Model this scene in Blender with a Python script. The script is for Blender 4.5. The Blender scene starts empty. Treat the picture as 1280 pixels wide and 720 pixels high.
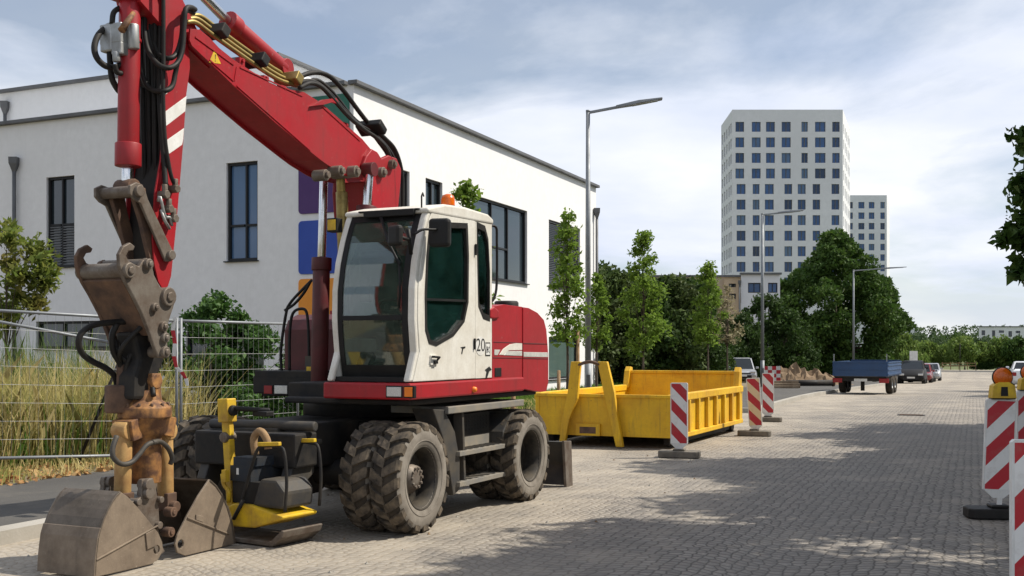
import bpy, bmesh, math, random
import numpy as np
from mathutils import Vector, Matrix, Euler

random.seed(7)
R = math.radians
scene = bpy.context.scene
COL = scene.collection

# ------------------------------------------------------------------ camera
FPX, HZ, CAMZ = 1400.0, 436.0, 1.65          # focal length in px of a 1280 wide picture, horizon row, eye height
cam_d = bpy.data.cameras.new('camera')
cam = bpy.data.objects.new('camera', cam_d)
COL.objects.link(cam)
cam.location = (0, 0, CAMZ)
cam.rotation_euler = (R(90), 0, 0)
cam_d.sensor_width = 36
cam_d.lens = 36 * FPX / 1280
cam_d.shift_y = (HZ - 360) / 1280
cam_d.clip_start = 0.05
cam_d.clip_end = 3000
scene.camera = cam

# ------------------------------------------------------------------ sky, sun, exposure
SUN = Vector((0.93, 0.13, 0)).normalized()
SUN_EL = R(50)
world = bpy.data.worlds.new('World')
scene.world = world
world.use_nodes = True
wn, wl = world.node_tree.nodes, world.node_tree.links
wn.clear()
sky = wn.new('ShaderNodeTexSky')
sky.sky_type = 'NISHITA'
sky.sun_disc = False
sky.sun_elevation = SUN_EL
sky.sun_rotation = math.atan2(SUN.x, SUN.y)
sky.air_density = 1.0
sky.dust_density = 0.15
sky.ozone_density = 1.3
tc = wn.new('ShaderNodeTexCoord')
sep = wn.new('ShaderNodeSeparateXYZ')
wl.new(tc.outputs['Generated'], sep.inputs[0])
# clouds lie on a flat layer: project the direction on it so that they crowd towards the horizon
add = wn.new('ShaderNodeMath'); add.operation = 'ADD'; add.inputs[1].default_value = 0.22
wl.new(sep.outputs['Z'], add.inputs[0])
comb = wn.new('ShaderNodeCombineXYZ')
for i, ax in enumerate('XY'):
    dv = wn.new('ShaderNodeMath'); dv.operation = 'DIVIDE'
    wl.new(sep.outputs[ax], dv.inputs[0]); wl.new(add.outputs[0], dv.inputs[1])
    wl.new(dv.outputs[0], comb.inputs[i])
mp = wn.new('ShaderNodeMapping')
mp.inputs['Location'].default_value = (5.5, 3.3, 0)
mp.inputs['Scale'].default_value = (0.62, 0.72, 1)
wl.new(comb.outputs[0], mp.inputs[0])
n1 = wn.new('ShaderNodeTexNoise')
n1.inputs['Scale'].default_value = 1.25; n1.inputs['Detail'].default_value = 9
n1.inputs['Roughness'].default_value = 0.56; n1.inputs['Distortion'].default_value = 0.35
wl.new(mp.outputs[0], n1.inputs['Vector'])
r1 = wn.new('ShaderNodeValToRGB')
r1.color_ramp.elements[0].position = 0.40; r1.color_ramp.elements[1].position = 0.55
r1.color_ramp.elements[0].color = (.30, .30, .30, 1)
wl.new(n1.outputs['Fac'], r1.inputs[0])
n2 = wn.new('ShaderNodeTexNoise')
n2.inputs['Scale'].default_value = 2.4; n2.inputs['Detail'].default_value = 6
wl.new(mp.outputs[0], n2.inputs['Vector'])
r2 = wn.new('ShaderNodeValToRGB')
r2.color_ramp.elements[0].position = 0.33; r2.color_ramp.elements[1].position = 0.66
r2.color_ramp.elements[0].color = (7.8, 8.6, 10.4, 1); r2.color_ramp.elements[1].color = (11.2, 11.4, 11.8, 1)
wl.new(n2.outputs['Fac'], r2.inputs[0])
mx = wn.new('ShaderNodeMix'); mx.data_type = 'RGBA'
hz = wn.new('ShaderNodeMapRange'); hz.inputs['From Min'].default_value = .16; hz.inputs['From Max'].default_value = -.02; hz.inputs['To Max'].default_value = .95
wl.new(sep.outputs['Z'], hz.inputs[0])
mxm = wn.new('ShaderNodeMath'); mxm.operation = 'MAXIMUM'
wl.new(r1.outputs[0], mxm.inputs[0]); wl.new(hz.outputs[0], mxm.inputs[1])
wl.new(mxm.outputs[0], mx.inputs[0]); wl.new(sky.outputs[0], mx.inputs[6]); wl.new(r2.outputs[0], mx.inputs[7])
bg = wn.new('ShaderNodeBackground'); bg.inputs['Strength'].default_value = 0.08
wo = wn.new('ShaderNodeOutputWorld')
wl.new(mx.outputs[2], bg.inputs['Color']); wl.new(bg.outputs[0], wo.inputs[0])

sun_d = bpy.data.lights.new('sun', 'SUN')
sun_d.energy = 5.0; sun_d.angle = R(0.5); sun_d.color = (1.0, 0.93, 0.82)
sun = bpy.data.objects.new('sun', sun_d); COL.objects.link(sun)
sdir = Vector((SUN.x * math.cos(SUN_EL), SUN.y * math.cos(SUN_EL), math.sin(SUN_EL)))
sun.rotation_euler = (-sdir).to_track_quat('-Z', 'Y').to_euler()
sun.location = (20, 0, 30)

scene.view_settings.view_transform = 'Standard'
scene.view_settings.look = 'None'
scene.view_settings.exposure = 0.22
scene.view_settings.gamma = 1.0
scene.render.engine = 'CYCLES'
scene.cycles.max_bounces = 6
scene.cycles.transparent_max_bounces = 12
scene.cycles.use_denoising = True

# ------------------------------------------------------------------ materials
MATS = {}
def nd(m, t): return m.node_tree.nodes.new(t)
def coords(m, scale=1.0, space='Object'):
    t = nd(m, 'ShaderNodeTexCoord'); p = nd(m, 'ShaderNodeMapping')
    p.inputs['Scale'].default_value = (scale,) * 3 if not isinstance(scale, tuple) else scale
    m.node_tree.links.new(t.outputs[space], p.inputs[0])
    return p.outputs[0]
def noise(m, vec, scale, detail=5, rough=.55, dist=0):
    n = nd(m, 'ShaderNodeTexNoise')
    n.inputs['Scale'].default_value = scale; n.inputs['Detail'].default_value = detail
    n.inputs['Roughness'].default_value = rough; n.inputs['Distortion'].default_value = dist
    m.node_tree.links.new(vec, n.inputs['Vector'])
    return n.outputs['Fac']
def ramp(m, fac, a, b, ca=(0, 0, 0, 1), cb=(1, 1, 1, 1)):
    r = nd(m, 'ShaderNodeValToRGB')
    r.color_ramp.elements[0].position = a; r.color_ramp.elements[1].position = b
    r.color_ramp.elements[0].color = ca; r.color_ramp.elements[1].color = cb
    m.node_tree.links.new(fac, r.inputs[0])
    return r.outputs[0]
def mixc(m, fac, a, b):
    x = nd(m, 'ShaderNodeMix'); x.data_type = 'RGBA'
    L = m.node_tree.links
    if isinstance(fac, (int, float)): x.inputs[0].default_value = fac
    else: L.new(fac, x.inputs[0])
    for v, i in ((a, 6), (b, 7)):
        if isinstance(v, tuple): x.inputs[i].default_value = v if len(v) == 4 else (*v, 1)
        else: L.new(v, x.inputs[i])
    return x.outputs[2]
def mth(m, op, a, b=None):
    x = nd(m, 'ShaderNodeMath'); x.operation = op
    for v, i in ((a, 0), (b, 1)):
        if v is None: continue
        if isinstance(v, (int, float)): x.inputs[i].default_value = v
        else: m.node_tree.links.new(v, x.inputs[i])
    return x.outputs[0]
def newmat(name):
    m = bpy.data.materials.new(name); m.use_nodes = True
    b = m.node_tree.nodes['Principled BSDF']
    MATS[name] = m
    return m, b
def bump(m, b, height, strength=.3, dist=.01):
    x = nd(m, 'ShaderNodeBump'); x.inputs['Strength'].default_value = strength; x.inputs['Distance'].default_value = dist
    m.node_tree.links.new(height, x.inputs['Height']); m.node_tree.links.new(x.outputs[0], b.inputs['Normal'])

def paint(name, col, rough=.45, metal=0, dirt=None, amount=.5, scale=2.5, bmp=0.0, spread=.18, coat=0, grime=0, chip=(.12, .09, .07), grimec=None):
    """a surface of one colour with patches of dirt or wear of another"""
    m, b = newmat(name); L = m.node_tree.links
    v = coords(m)
    b.inputs['Roughness'].default_value = rough; b.inputs['Metallic'].default_value = metal
    if coat: b.inputs['Coat Weight'].default_value = coat; b.inputs['Coat Roughness'].default_value = .15
    n = noise(m, v, scale, 8, .65)
    fine = noise(m, v, scale * 14, 4, .6)
    d = dirt or tuple(c * .6 for c in col)
    if max(col) < .06 and not coat: b.inputs['Specular IOR Level'].default_value = .28
    c = 1 - amount
    f = ramp(m, n, max(0, .28 + .4 * c - spread), min(1, .28 + .4 * c + spread))
    base = mixc(m, fine, tuple(c * .82 for c in col), tuple(min(1, c * 1.15) for c in col))
    c_ = mixc(m, f, base, d)
    if grime:
        sv_ = coords(m, (9.0, 9.0, .9))
        st = ramp(m, noise(m, sv_, 1.6, 6, .65), .54, .78)
        c_ = mixc(m, mth(m, 'MULTIPLY', st, grime), c_, grimec or tuple(.45 * x + .02 for x in d))
        ch = ramp(m, noise(m, v, scale * 22, 3, .5, .6), .70, .73)
        c_ = mixc(m, mth(m, 'MULTIPLY', ch, min(1, grime * 1.6)), c_, chip)
    L.new(c_, b.inputs['Base Color'])
    rr = ramp(m, n, .3, .75, (rough, rough, rough, 1), (min(1, rough + .25),) * 3 + (1,))
    L.new(rr, b.inputs['Roughness'])
    if bmp: bump(m, b, fine, bmp, .004)
    return m

DUST = (.23, .185, .13)
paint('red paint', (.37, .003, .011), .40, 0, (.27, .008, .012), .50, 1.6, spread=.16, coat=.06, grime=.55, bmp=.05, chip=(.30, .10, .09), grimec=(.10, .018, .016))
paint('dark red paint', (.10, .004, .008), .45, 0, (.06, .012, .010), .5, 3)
paint('cab white paint', (.74, .72, .66), .4, 0, (.52, .48, .40), .33, 3.2, spread=.22, grime=.22)
paint('yellow paint', (.76, .47, .005), .5, 0, (.52, .28, .015), .42, 1.6, bmp=.08, spread=.18, grime=.75, chip=(.16, .07, .03))
paint('bright yellow paint', (.75, .50, .012), .45, 0, (.38, .22, .03), .4, 5, grime=.35)
paint('tan paint', (.52, .33, .12), .55, 0, (.30, .15, .05), .42, 7, bmp=.15, grime=.6, grimec=(.09, .05, .03))
paint('ochre paint', (.40, .19, .055), .6, 0, (.11, .05, .025), .56, 9, bmp=.3, spread=.12, grime=.75, grimec=(.05, .03, .02))
paint('rusty steel', (.17, .095, .055), .7, .2, (.07, .045, .035), .5, 6, bmp=.3)
paint('worn steel', (.215, .19, .16), .5, .4, (.10, .07, .05), .52, 6, bmp=.25, grime=.5, grimec=(.05, .035, .028), chip=(.36, .34, .31))
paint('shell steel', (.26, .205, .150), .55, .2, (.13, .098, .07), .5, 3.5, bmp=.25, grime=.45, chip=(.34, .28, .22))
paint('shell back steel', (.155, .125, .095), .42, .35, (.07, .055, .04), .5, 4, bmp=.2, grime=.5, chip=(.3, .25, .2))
paint('chrome', (.75, .75, .76), .14, 1.0, (.6, .6, .6), .2, 4)
paint('zinc', (.42, .43, .43), .42, .75, (.30, .30, .29), .4, 8)
paint('galvanised steel', (.27, .285, .30), .5, .5, (.20, .215, .23), .4, 2)
paint('brass pipe', (.42, .32, .11), .35, .75, (.22, .16, .06), .4, 9)
paint('black rubber', (.010, .0095, .009), .5, 0, (.026, .023, .02), .35, 9)
paint('black plastic', (.008, .008, .0085), .45, 0, (.02, .019, .017), .3, 5)
paint('dark metal', (.011, .0115, .013), .55, .1, (.045, .038, .03), .33, 4, bmp=.1)
paint('grey metal', (.045, .046, .048), .5, .2, (.10, .084, .062), .4, 4, bmp=.1)
paint('step metal', (.22, .215, .20), .55, .35, (.30, .26, .2), .45, 5, bmp=.15)
paint('tyre rubber', (.014, .013, .012), .8, 0, (.08, .064, .046), .36, 4, bmp=.25, spread=.24)
paint('dusty tyre wall', (.25, .222, .185), .85, 0, (.13, .112, .09), .42, 5, bmp=.2)
paint('lug rubber', (.020, .018, .016), .8, 0, (.18, .142, .10), .38, 8, bmp=.3)
paint('rim paint', (.018, .017, .016), .6, .05, (.09, .075, .055), .38, 7)
paint('plaster', (.75, .75, .755), .85, 0, (.69, .69, .69), .45, .35, bmp=.06, spread=.3, grime=.22, chip=(.76, .76, .75), grimec=(.55, .54, .52))
paint('roof metal', (.13, .135, .14), .5, .3, (.10, .10, .105), .4, 1)
paint('frame grey', (.014, .0145, .016), .4, .1, (.022, .022, .024), .4, 2)
paint('blind grey', (.13, .135, .145), .55, .3, (.10, .105, .11), .4, 2)
paint('purple panel', (.060, .012, .125), .4, 0, (.05, .010, .11), .4, 1)
paint('blue panel', (.010, .055, .36), .4, 0, (.009, .048, .31), .4, 1)
paint('orange panel', (.72, .26, .012), .4, 0, (.65, .23, .012), .4, 1)
paint('green panel', (.008, .13, .085), .4, 0, (.007, .11, .07), .4, 1)
paint('white paint', (.78, .78, .76), .5, 0, (.55, .53, .48), .35, 4, spread=.25, grime=.25)
paint('concrete', (.37, .35, .31), .85, 0, (.27, .25, .21), .5, 3, bmp=.3)
paint('tower concrete', (.67, .68, .70), .8, 0, (.61, .62, .64), .45, .08, grime=.25, grimec=(.45, .45, .46), chip=(.6, .6, .6))
paint('cream plaster', (.58, .49, .38), .8, 0, (.52, .44, .34), .45, .2)
paint('orange plaster', (.58, .46, .32), .8, 0, (.52, .41, .28), .45, .2)
paint('bark', (.10, .075, .052), .9, 0, (.055, .042, .03), .5, 12, bmp=.6)
paint('stake wood', (.33, .215, .11), .8, 0, (.20, .12, .06), .45, 9, bmp=.3)
paint('trailer blue', (.012, .055, .15), .45, 0, (.02, .05, .12), .45, 1.5, grime=.5)
paint('car black', (.004, .004, .0045), .4, 0, (.009, .009, .009), .4, 1)
paint('car silver', (.42, .43, .45), .3, .5, (.36, .37, .38), .4, 1, coat=.5)
paint('car grey', (.030, .036, .045), .28, .2, (.026, .03, .04), .4, 1, coat=.3)
paint('car red', (.20, .008, .012), .25, 0, (.16, .008, .01), .4, 1, coat=.6)
paint('car white', (.74, .75, .76), .28, 0, (.68, .69, .7), .4, 1, coat=.5)
paint('tail red', (.24, .004, .006), .3, 0, (.35, .008, .01), .3, 9)
paint('amber plastic', (.85, .22, .008), .3, 0, (.75, .17, .008), .3, 9)
paint('lamp clear', (.62, .62, .58), .2, .2, (.45, .45, .42), .3, 9)
paint('compactor blue', (.012, .022, .038), .5, 0, (.04, .036, .03), .4, 6)
paint('dusty rubber', (.085, .078, .068), .85, 0, (.20, .175, .14), .5, 7, bmp=.3)
paint('sand', (.26, .18, .11), .95, 0, (.14, .095, .055), .5, 1.6, bmp=.6)
paint('timber', (.30, .24, .17), .85, 0, (.16, .12, .08), .5, 4, bmp=.3)
paint('seat fabric', (.014, .0135, .014), .85, 0, (.025, .023, .02), .4, 4)
paint('barrier red', (.48, .014, .026), .45, 0, (.38, .015, .022), .3, 8)
paint('number black', (.02, .02, .02), .5)
paint('lens glass', (.65, .66, .66), .1, .6, (.5, .5, .5), .3, 20)

# amber roundel with its ribbed lens
m, b = newmat('amber lens'); L = m.node_tree.links
v = coords(m)
w = nd(m, 'ShaderNodeTexVoronoi'); w.inputs['Scale'].default_value = 90; L.new(v, w.inputs['Vector'])
L.new(mixc(m, w.outputs['Distance'], (.80, .17, .006), (.60, .10, .004)), b.inputs['Base Color'])
b.inputs['Roughness'].default_value = .22; b.inputs['Transmission Weight'].default_value = .15
bump(m, b, w.outputs['Distance'], .3, .003)

def glass(name, tint, refl=.08, sheen=(.3, .3, .28), amount=.05):
    m = bpy.data.materials.new(name); m.use_nodes = True; MATS[name] = m
    N, L = m.node_tree.nodes, m.node_tree.links
    N.remove(N['Principled BSDF'])
    t = nd(m, 'ShaderNodeBsdfTransparent'); t.inputs[0].default_value = (*tint, 1)
    g = nd(m, 'ShaderNodeBsdfGlossy'); g.inputs['Roughness'].default_value = .03
    f = nd(m, 'ShaderNodeFresnel'); f.inputs[0].default_value = 1.5
    a = mth(m, 'ADD', f.outputs[0], refl)
    x = nd(m, 'ShaderNodeMixShader'); L.new(a, x.inputs[0]); L.new(t.outputs[0], x.inputs[1]); L.new(g.outputs[0], x.inputs[2])
    df = nd(m, 'ShaderNodeBsdfDiffuse'); df.inputs[0].default_value = (*sheen, 1)          # patchy diffuse tint painted in for reflections in the glass
    y = nd(m, 'ShaderNodeMixShader'); L.new(mth(m, 'MULTIPLY', ramp(m, noise(m, coords(m), 2.2, 6, .6), .25, .75), amount * 2), y.inputs[0])
    L.new(x.outputs[0], y.inputs[1]); L.new(df.outputs[0], y.inputs[2])
    L.new(y.outputs[0], N['Material Output'].inputs[0])
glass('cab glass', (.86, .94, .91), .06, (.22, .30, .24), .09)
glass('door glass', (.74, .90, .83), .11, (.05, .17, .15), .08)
def pane_glass(name, col, rough=.06, spec=.9, vary=False):
    m, b = newmat(name); L = m.node_tree.links
    v = coords(m)
    n = noise(m, v, .8, 3)
    c_ = mixc(m, n, col, tuple(c * 2.2 for c in col))
    if vary:                                          # some rooms have pale curtains, some are dark
        oi = nd(m, 'ShaderNodeObjectInfo')
        c_ = mixc(m, ramp(m, oi.outputs['Random'], .0, .35, (.85, .85, .85, 1), (0, 0, 0, 1)), c_, tuple(c * .35 for c in col))
        c_ = mixc(m, ramp(m, oi.outputs['Random'], .72, 1.0, (0, 0, 0, 1), (.6, .6, .6, 1)), c_, (.14, .22, .30))
    L.new(c_, b.inputs['Base Color'])
    b.inputs['Roughness'].default_value = rough; b.inputs['Specular IOR Level'].default_value = spec
    bump(m, b, noise(m, v, .9, 2), .06, .05)
pane_glass('pane', (.012, .018, .022))
pane_glass('blue pane', (.020, .058, .150), .12, .5, True)
pane_glass('green pane', (.05, .075, .068))
pane_glass('car glass', (.008, .011, .014), .06, .35)

# diagonal red and white bands of a barrier board, the direction by sign
def bands(name, sign, pale=(.74, .73, .70), phase=0.0):
    m, b = newmat(name); L = m.node_tree.links
    t = nd(m, 'ShaderNodeTexCoord'); s = nd(m, 'ShaderNodeSeparateXYZ'); L.new(t.outputs['Object'], s.inputs[0])
    q = mth(m, 'ADD', mth(m, 'MULTIPLY', s.outputs['X'], 1.05 * sign), s.outputs['Z'])
    q = mth(m, 'FRACT', mth(m, 'ADD', mth(m, 'MULTIPLY', q, 1 / .36), phase))
    f = mth(m, 'GREATER_THAN', q, .5)
    n = noise(m, coords(m), 7, 7, .65)
    c = mixc(m, f, pale, (.44, .012, .022))
    c = mixc(m, mth(m, 'MULTIPLY', ramp(m, n, .52, .8), .45), c, (.22, .18, .14))
    L.new(c, b.inputs['Base Color']); b.inputs['Roughness'].default_value = .4
bands('bands falling', 1, phase=.60)
bands('bands falling cream', 1, (.70, .55, .33), phase=.60)
bands('bands rising', -1, phase=.60)
bands('bands rising low', -1, phase=.12)

def leafmat(name, c1, c2, c3, trans=.35, rough=.55):
    m = bpy.data.materials.new(name); m.use_nodes = True; MATS[name] = m
    N, L = m.node_tree.nodes, m.node_tree.links
    b = N['Principled BSDF']
    g = nd(m, 'ShaderNodeNewGeometry')
    c = mixc(m, g.outputs['Random Per Island'], c1, c2)
    v = coords(m)
    c = mixc(m, ramp(m, noise(m, v, 1.1, 3), .45, .7), c, c3)
    L.new(c, b.inputs['Base Color']); b.inputs['Roughness'].default_value = rough + .12; b.inputs['Specular IOR Level'].default_value = .25
    t = nd(m, 'ShaderNodeBsdfTranslucent'); L.new(c, t.inputs[0])
    x = nd(m, 'ShaderNodeMixShader'); x.inputs[0].default_value = trans
    L.new(b.outputs[0], x.inputs[1]); L.new(t.outputs[0], x.inputs[2])
    L.new(x.outputs[0], N['Material Output'].inputs[0])
leafmat('street tree leaves', (.10, .18, .020), (.20, .29, .045), (.14, .23, .03), .5)
leafmat('dark leaves', (.024, .054, .012), (.055, .098, .020), (.035, .068, .014), .38)
leafmat('maple leaves', (.030, .070, .012), (.080, .135, .024), (.045, .095, .016), .34)
leafmat('hedge leaves', (.030, .062, .014), (.080, .120, .026), (.055, .070, .020), .28)
leafmat('shrub leaves', (.030, .080, .016), (.085, .165, .035), (.05, .11, .025), .3, .45)
leafmat('willow leaves', (.10, .16, .025), (.21, .25, .05), (.19, .15, .04), .5)
leafmat('withered leaves', (.28, .23, .13), (.38, .33, .22), (.22, .21, .10), .4)
leafmat('far leaves', (.10, .17, .035), (.19, .25, .055), (.13, .20, .045), .4)
leafmat('fir leaves', (.045, .085, .035), (.085, .125, .045), (.06, .10, .04), .3)
leafmat('straw', (.46, .38, .14), (.68, .58, .29), (.36, .37, .11), .38, .7)
leafmat('green grass', (.07, .15, .02), (.15, .25, .045), (.11, .2, .03), .4)
leafmat('tall green grass', (.09, .15, .035), (.18, .25, .08), (.13, .2, .05), .4)
leafmat('fallen leaves', (.36, .19, .07), (.50, .34, .16), (.28, .13, .05), .2, .8)

# ------------------------------------------------------------------ mesh builder
def smooth_path(pts, n=6, closed=False):
    P = [Vector(p) for p in pts]
    if len(P) < 3: return P
    out = []
    for i in range(len(P) - 1):
        p0 = P[i - 1] if i else P[0] * 2 - P[1]
        p1, p2 = P[i], P[i + 1]
        p3 = P[i + 2] if i + 2 < len(P) else P[-1] * 2 - P[-2]
        for k in range(n):
            t = k / n
            out.append(.5 * ((2 * p1) + (p2 - p0) * t + (2 * p0 - 5 * p1 + 4 * p2 - p3) * t * t + (3 * p1 - p0 - 3 * p2 + p3) * t ** 3))
    out.append(P[-1])
    return out

def area2(a, b, c): return (b[0] - a[0]) * (c[1] - a[1]) - (b[1] - a[1]) * (c[0] - a[0])
def fill(loops):
    """triangles of an outline with holes (ear clipping after cutting each hole open), as indices into the concatenated loops"""
    flat = [tuple(p) for l in loops for p in l]; rings, o = [], 0
    for l in loops:
        r = list(range(o, o + len(l))); o += len(l)
        ar = sum(flat[r[i]][0] * flat[r[(i + 1) % len(r)]][1] - flat[r[(i + 1) % len(r)]][0] * flat[r[i]][1] for i in range(len(r)))
        if (ar < 0) == (not rings): r.reverse()
        rings.append(r)
    poly = rings[0]
    allseg = [(r[i], r[(i + 1) % len(r)]) for r in rings for i in range(len(r))]
    def crosses(a, b):
        for c, d in allseg:
            if len({a, b, c, d}) < 4: continue
            A, B_, C_, D_ = flat[a], flat[b], flat[c], flat[d]
            if area2(A, B_, C_) * area2(A, B_, D_) < 0 and area2(C_, D_, A) * area2(C_, D_, B_) < 0: return True
        return False
    for h in sorted(rings[1:], key=lambda r: -max(flat[i][0] for i in r)):
        best = min(((math.dist(flat[a], flat[b]), i, j) for i, a in enumerate(poly) for j, b in enumerate(h) if not crosses(a, b)))
        _, i, j = best
        poly = poly[:i + 1] + h[j:] + h[:j + 1] + poly[i:]
        allseg.append((poly[i], h[j]))
    out, guard = [], 0
    while len(poly) > 3 and guard < 5000:
        n = len(poly); done = False
        for i in range(n):
            guard += 1
            a, b, c = poly[i - 1], poly[i], poly[(i + 1) % n]
            A, B_, C_ = flat[a], flat[b], flat[c]
            if area2(A, B_, C_) <= 1e-12: continue
            if any(q not in (a, b, c) and flat[q] not in (A, B_, C_) and area2(A, B_, flat[q]) >= 0 and area2(B_, C_, flat[q]) >= 0 and area2(C_, A, flat[q]) >= 0 for q in poly): continue
            out.append((a, b, c)); poly = poly[:i] + poly[i + 1:]; done = True; break
        if not done: poly = poly[1:] if False else poly[:-1]
    out.append(tuple(poly[:3]))
    return out

class MB:
    def __init__(self):
        self.v, self.f, self.mi, self.sm = [], [], [], []
        self.cur = 0
    def m(self, i): self.cur = i; return self
    def add(self, vs, fs, smooth=False):
        o = len(self.v)
        self.v += [tuple(x) for x in vs]
        for f in fs:
            self.f.append([i + o for i in f]); self.mi.append(self.cur); self.sm.append(smooth)
        return self
    def box(self, c, s, rot=None):
        c = Vector(c); M = rot.to_matrix() if isinstance(rot, Euler) else rot
        vs = []
        for x in (-.5, .5):
            for y in (-.5, .5):
                for z in (-.5, .5):
                    p = Vector((x * s[0], y * s[1], z * s[2]))
                    vs.append(c + (M @ p if M else p))
        return self.add(vs, [(0, 1, 3, 2), (4, 6, 7, 5), (0, 4, 5, 1), (2, 3, 7, 6), (0, 2, 6, 4), (1, 5, 7, 3)])
    def bx(self, x0, x1, y0, y1, z0, z1):
        return self.box(((x0 + x1) / 2, (y0 + y1) / 2, (z0 + z1) / 2), (x1 - x0, y1 - y0, z1 - z0))
    def beam(self, p0, p1, w, h, up=(0, 0, 1)):
        p0, p1 = Vector(p0), Vector(p1); d = (p1 - p0)
        u = Vector(up)
        if abs(d.normalized().dot(u)) > .98: u = Vector((1, 0, 0))
        s = d.cross(u).normalized(); t = s.cross(d).normalized()
        vs = []
        for p in (p0, p1):
            for a, b in ((-1, -1), (1, -1), (1, 1), (-1, 1)):
                vs.append(p + s * a * w / 2 + t * b * h / 2)
        return self.add(vs, [(0, 3, 2, 1), (4, 5, 6, 7), (0, 1, 5, 4), (1, 2, 6, 5), (2, 3, 7, 6), (3, 0, 4, 7)])
    def tube(self, pts, r, n=8, smooth=0, caps=True):
        P = smooth_path(pts, smooth) if smooth else [Vector(p) for p in pts]
        m = len(P); rs = r if isinstance(r, (list, tuple)) else [r] * m
        if len(rs) != m: rs = [rs[0] + (rs[-1] - rs[0]) * i / (m - 1) for i in range(m)]
        vs, fs = [], []
        d0 = (P[1] - P[0]).normalized()
        u = d0.orthogonal().normalized()
        for i in range(m):
            d = (P[min(i + 1, m - 1)] - P[max(i - 1, 0)]).normalized()
            u = (u - d * u.dot(d))
            u = u.normalized() if u.length > 1e-6 else d.orthogonal().normalized()
            w = d.cross(u)
            for k in range(n):
                a = 2 * math.pi * k / n
                vs.append(P[i] + (u * math.cos(a) + w * math.sin(a)) * rs[i])
        for i in range(m - 1):
            for k in range(n):
                k2 = (k + 1) % n
                fs.append((i * n + k, i * n + k2, (i + 1) * n + k2, (i + 1) * n + k))
        self.add(vs, fs, True)
        if caps:
            o = len(self.v) - m * n
            self.f.append([o + k for k in reversed(range(n))]); self.mi.append(self.cur); self.sm.append(False)
            self.f.append([o + (m - 1) * n + k for k in range(n)]); self.mi.append(self.cur); self.sm.append(False)
        return self
    def cyl(self, p0, p1, r, n=20, r2=None):
        return self.tube([p0, p1], [r, r if r2 is None else r2], n)
    def lathe(self, prof, c, axis, n=32, smooth=True):
        """prof: (radius, height along axis)"""
        c, ax = Vector(c), Vector(axis).normalized()
        u = ax.orthogonal().normalized(); w = ax.cross(u)
        vs, fs = [], []
        for (r, h) in prof:
            for k in range(n):
                a = 2 * math.pi * k / n
                vs.append(c + ax * h + (u * math.cos(a) + w * math.sin(a)) * r)
        for i in range(len(prof) - 1):
            for k in range(n):
                k2 = (k + 1) % n
                fs.append((i * n + k, i * n + k2, (i + 1) * n + k2, (i + 1) * n + k))
        return self.add(vs, fs, smooth)
    def poly(self, pts, fn, d, holes=()):
        """a plate: 2-D outline (and holes) mapped by fn to space, thickened by vector d"""
        loops = [list(pts)] + [list(h) for h in holes]
        flat = [p for l in loops for p in l]
        tris = fill(loops) if holes else []
        A = [Vector(fn(*p)) for p in flat]; dv = Vector(d); n = len(flat)
        fs = [tuple(t) for t in tris] + [tuple(i + n for i in reversed(t)) for t in tris]
        if not holes:
            fs = [tuple(range(n)), tuple(range(2 * n - 1, n - 1, -1))]
        o = 0
        for l in loops:
            k = len(l)
            for i in range(k):
                j = (i + 1) % k
                fs.append((o + i, o + j, n + o + j, n + o + i))
            o += k
        return self.add(A + [a + dv for a in A], fs)
    def quad(self, a, b, c, d): return self.add([a, b, c, d], [(0, 1, 2, 3)])
    def build(self, name, mats, parent=None, bevel=0, seg=2, loc=None, rot=None, fix=True):
        me = bpy.data.meshes.new(name)
        me.from_pydata(self.v, [], self.f)
        mats = [mats] if isinstance(mats, str) else mats
        for x in mats: me.materials.append(MATS[x])
        me.polygons.foreach_set('material_index', self.mi)
        me.polygons.foreach_set('use_smooth', self.sm)
        if fix:
            bm = bmesh.new(); bm.from_mesh(me)
            bmesh.ops.recalc_face_normals(bm, faces=bm.faces[:]); bm.to_mesh(me); bm.free()
        me.update()
        o = bpy.data.objects.new(name, me); COL.objects.link(o)
        if parent: o.parent = parent
        if loc: o.location = loc
        if rot: o.rotation_euler = rot
        if bevel:
            b = o.modifiers.new('bevel', 'BEVEL'); b.width = bevel; b.segments = seg; b.limit_method = 'ANGLE'; b.angle_limit = R(40)
            b.harden_normals = False
        return o

def tag(o, label=None, cat=None, group=None, kind=None):
    if label: o['label'] = label
    if cat: o['category'] = cat
    if group: o['group'] = group
    if kind: o['kind'] = kind
    return o
def thing(name, label, cat, loc=(0, 0, 0), rz=0, group=None):
    o = bpy.data.objects.new(name, None); COL.objects.link(o)
    o.location = loc; o.rotation_euler = (0, 0, rz); o.empty_display_size = .3
    return tag(o, label, cat, group)
def copy_tree(o, parent=None):
    c = o.copy(); COL.objects.link(c)
    if parent: c.parent = parent
    for ch in list(o.children): copy_tree(ch, c)
    return c
def text_mesh(body, size, fn, thick=.002):
    """letters as faces; fn maps (x, y) of the text plane to space"""
    cu = bpy.data.curves.new('letters', 'FONT'); cu.body = body; cu.size = size; cu.align_x = 'CENTER'; cu.align_y = 'CENTER'
    ob = bpy.data.objects.new('letters', cu); COL.objects.link(ob)
    dg = bpy.context.evaluated_depsgraph_get()
    me = bpy.data.meshes.new_from_object(ob.evaluated_get(dg))
    vs = [fn(v.co.x, v.co.y) for v in me.vertices]; fs = [tuple(p.vertices) for p in me.polygons]
    bpy.data.objects.remove(ob); bpy.data.curves.remove(cu); bpy.data.meshes.remove(me)
    return vs, fs

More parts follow.
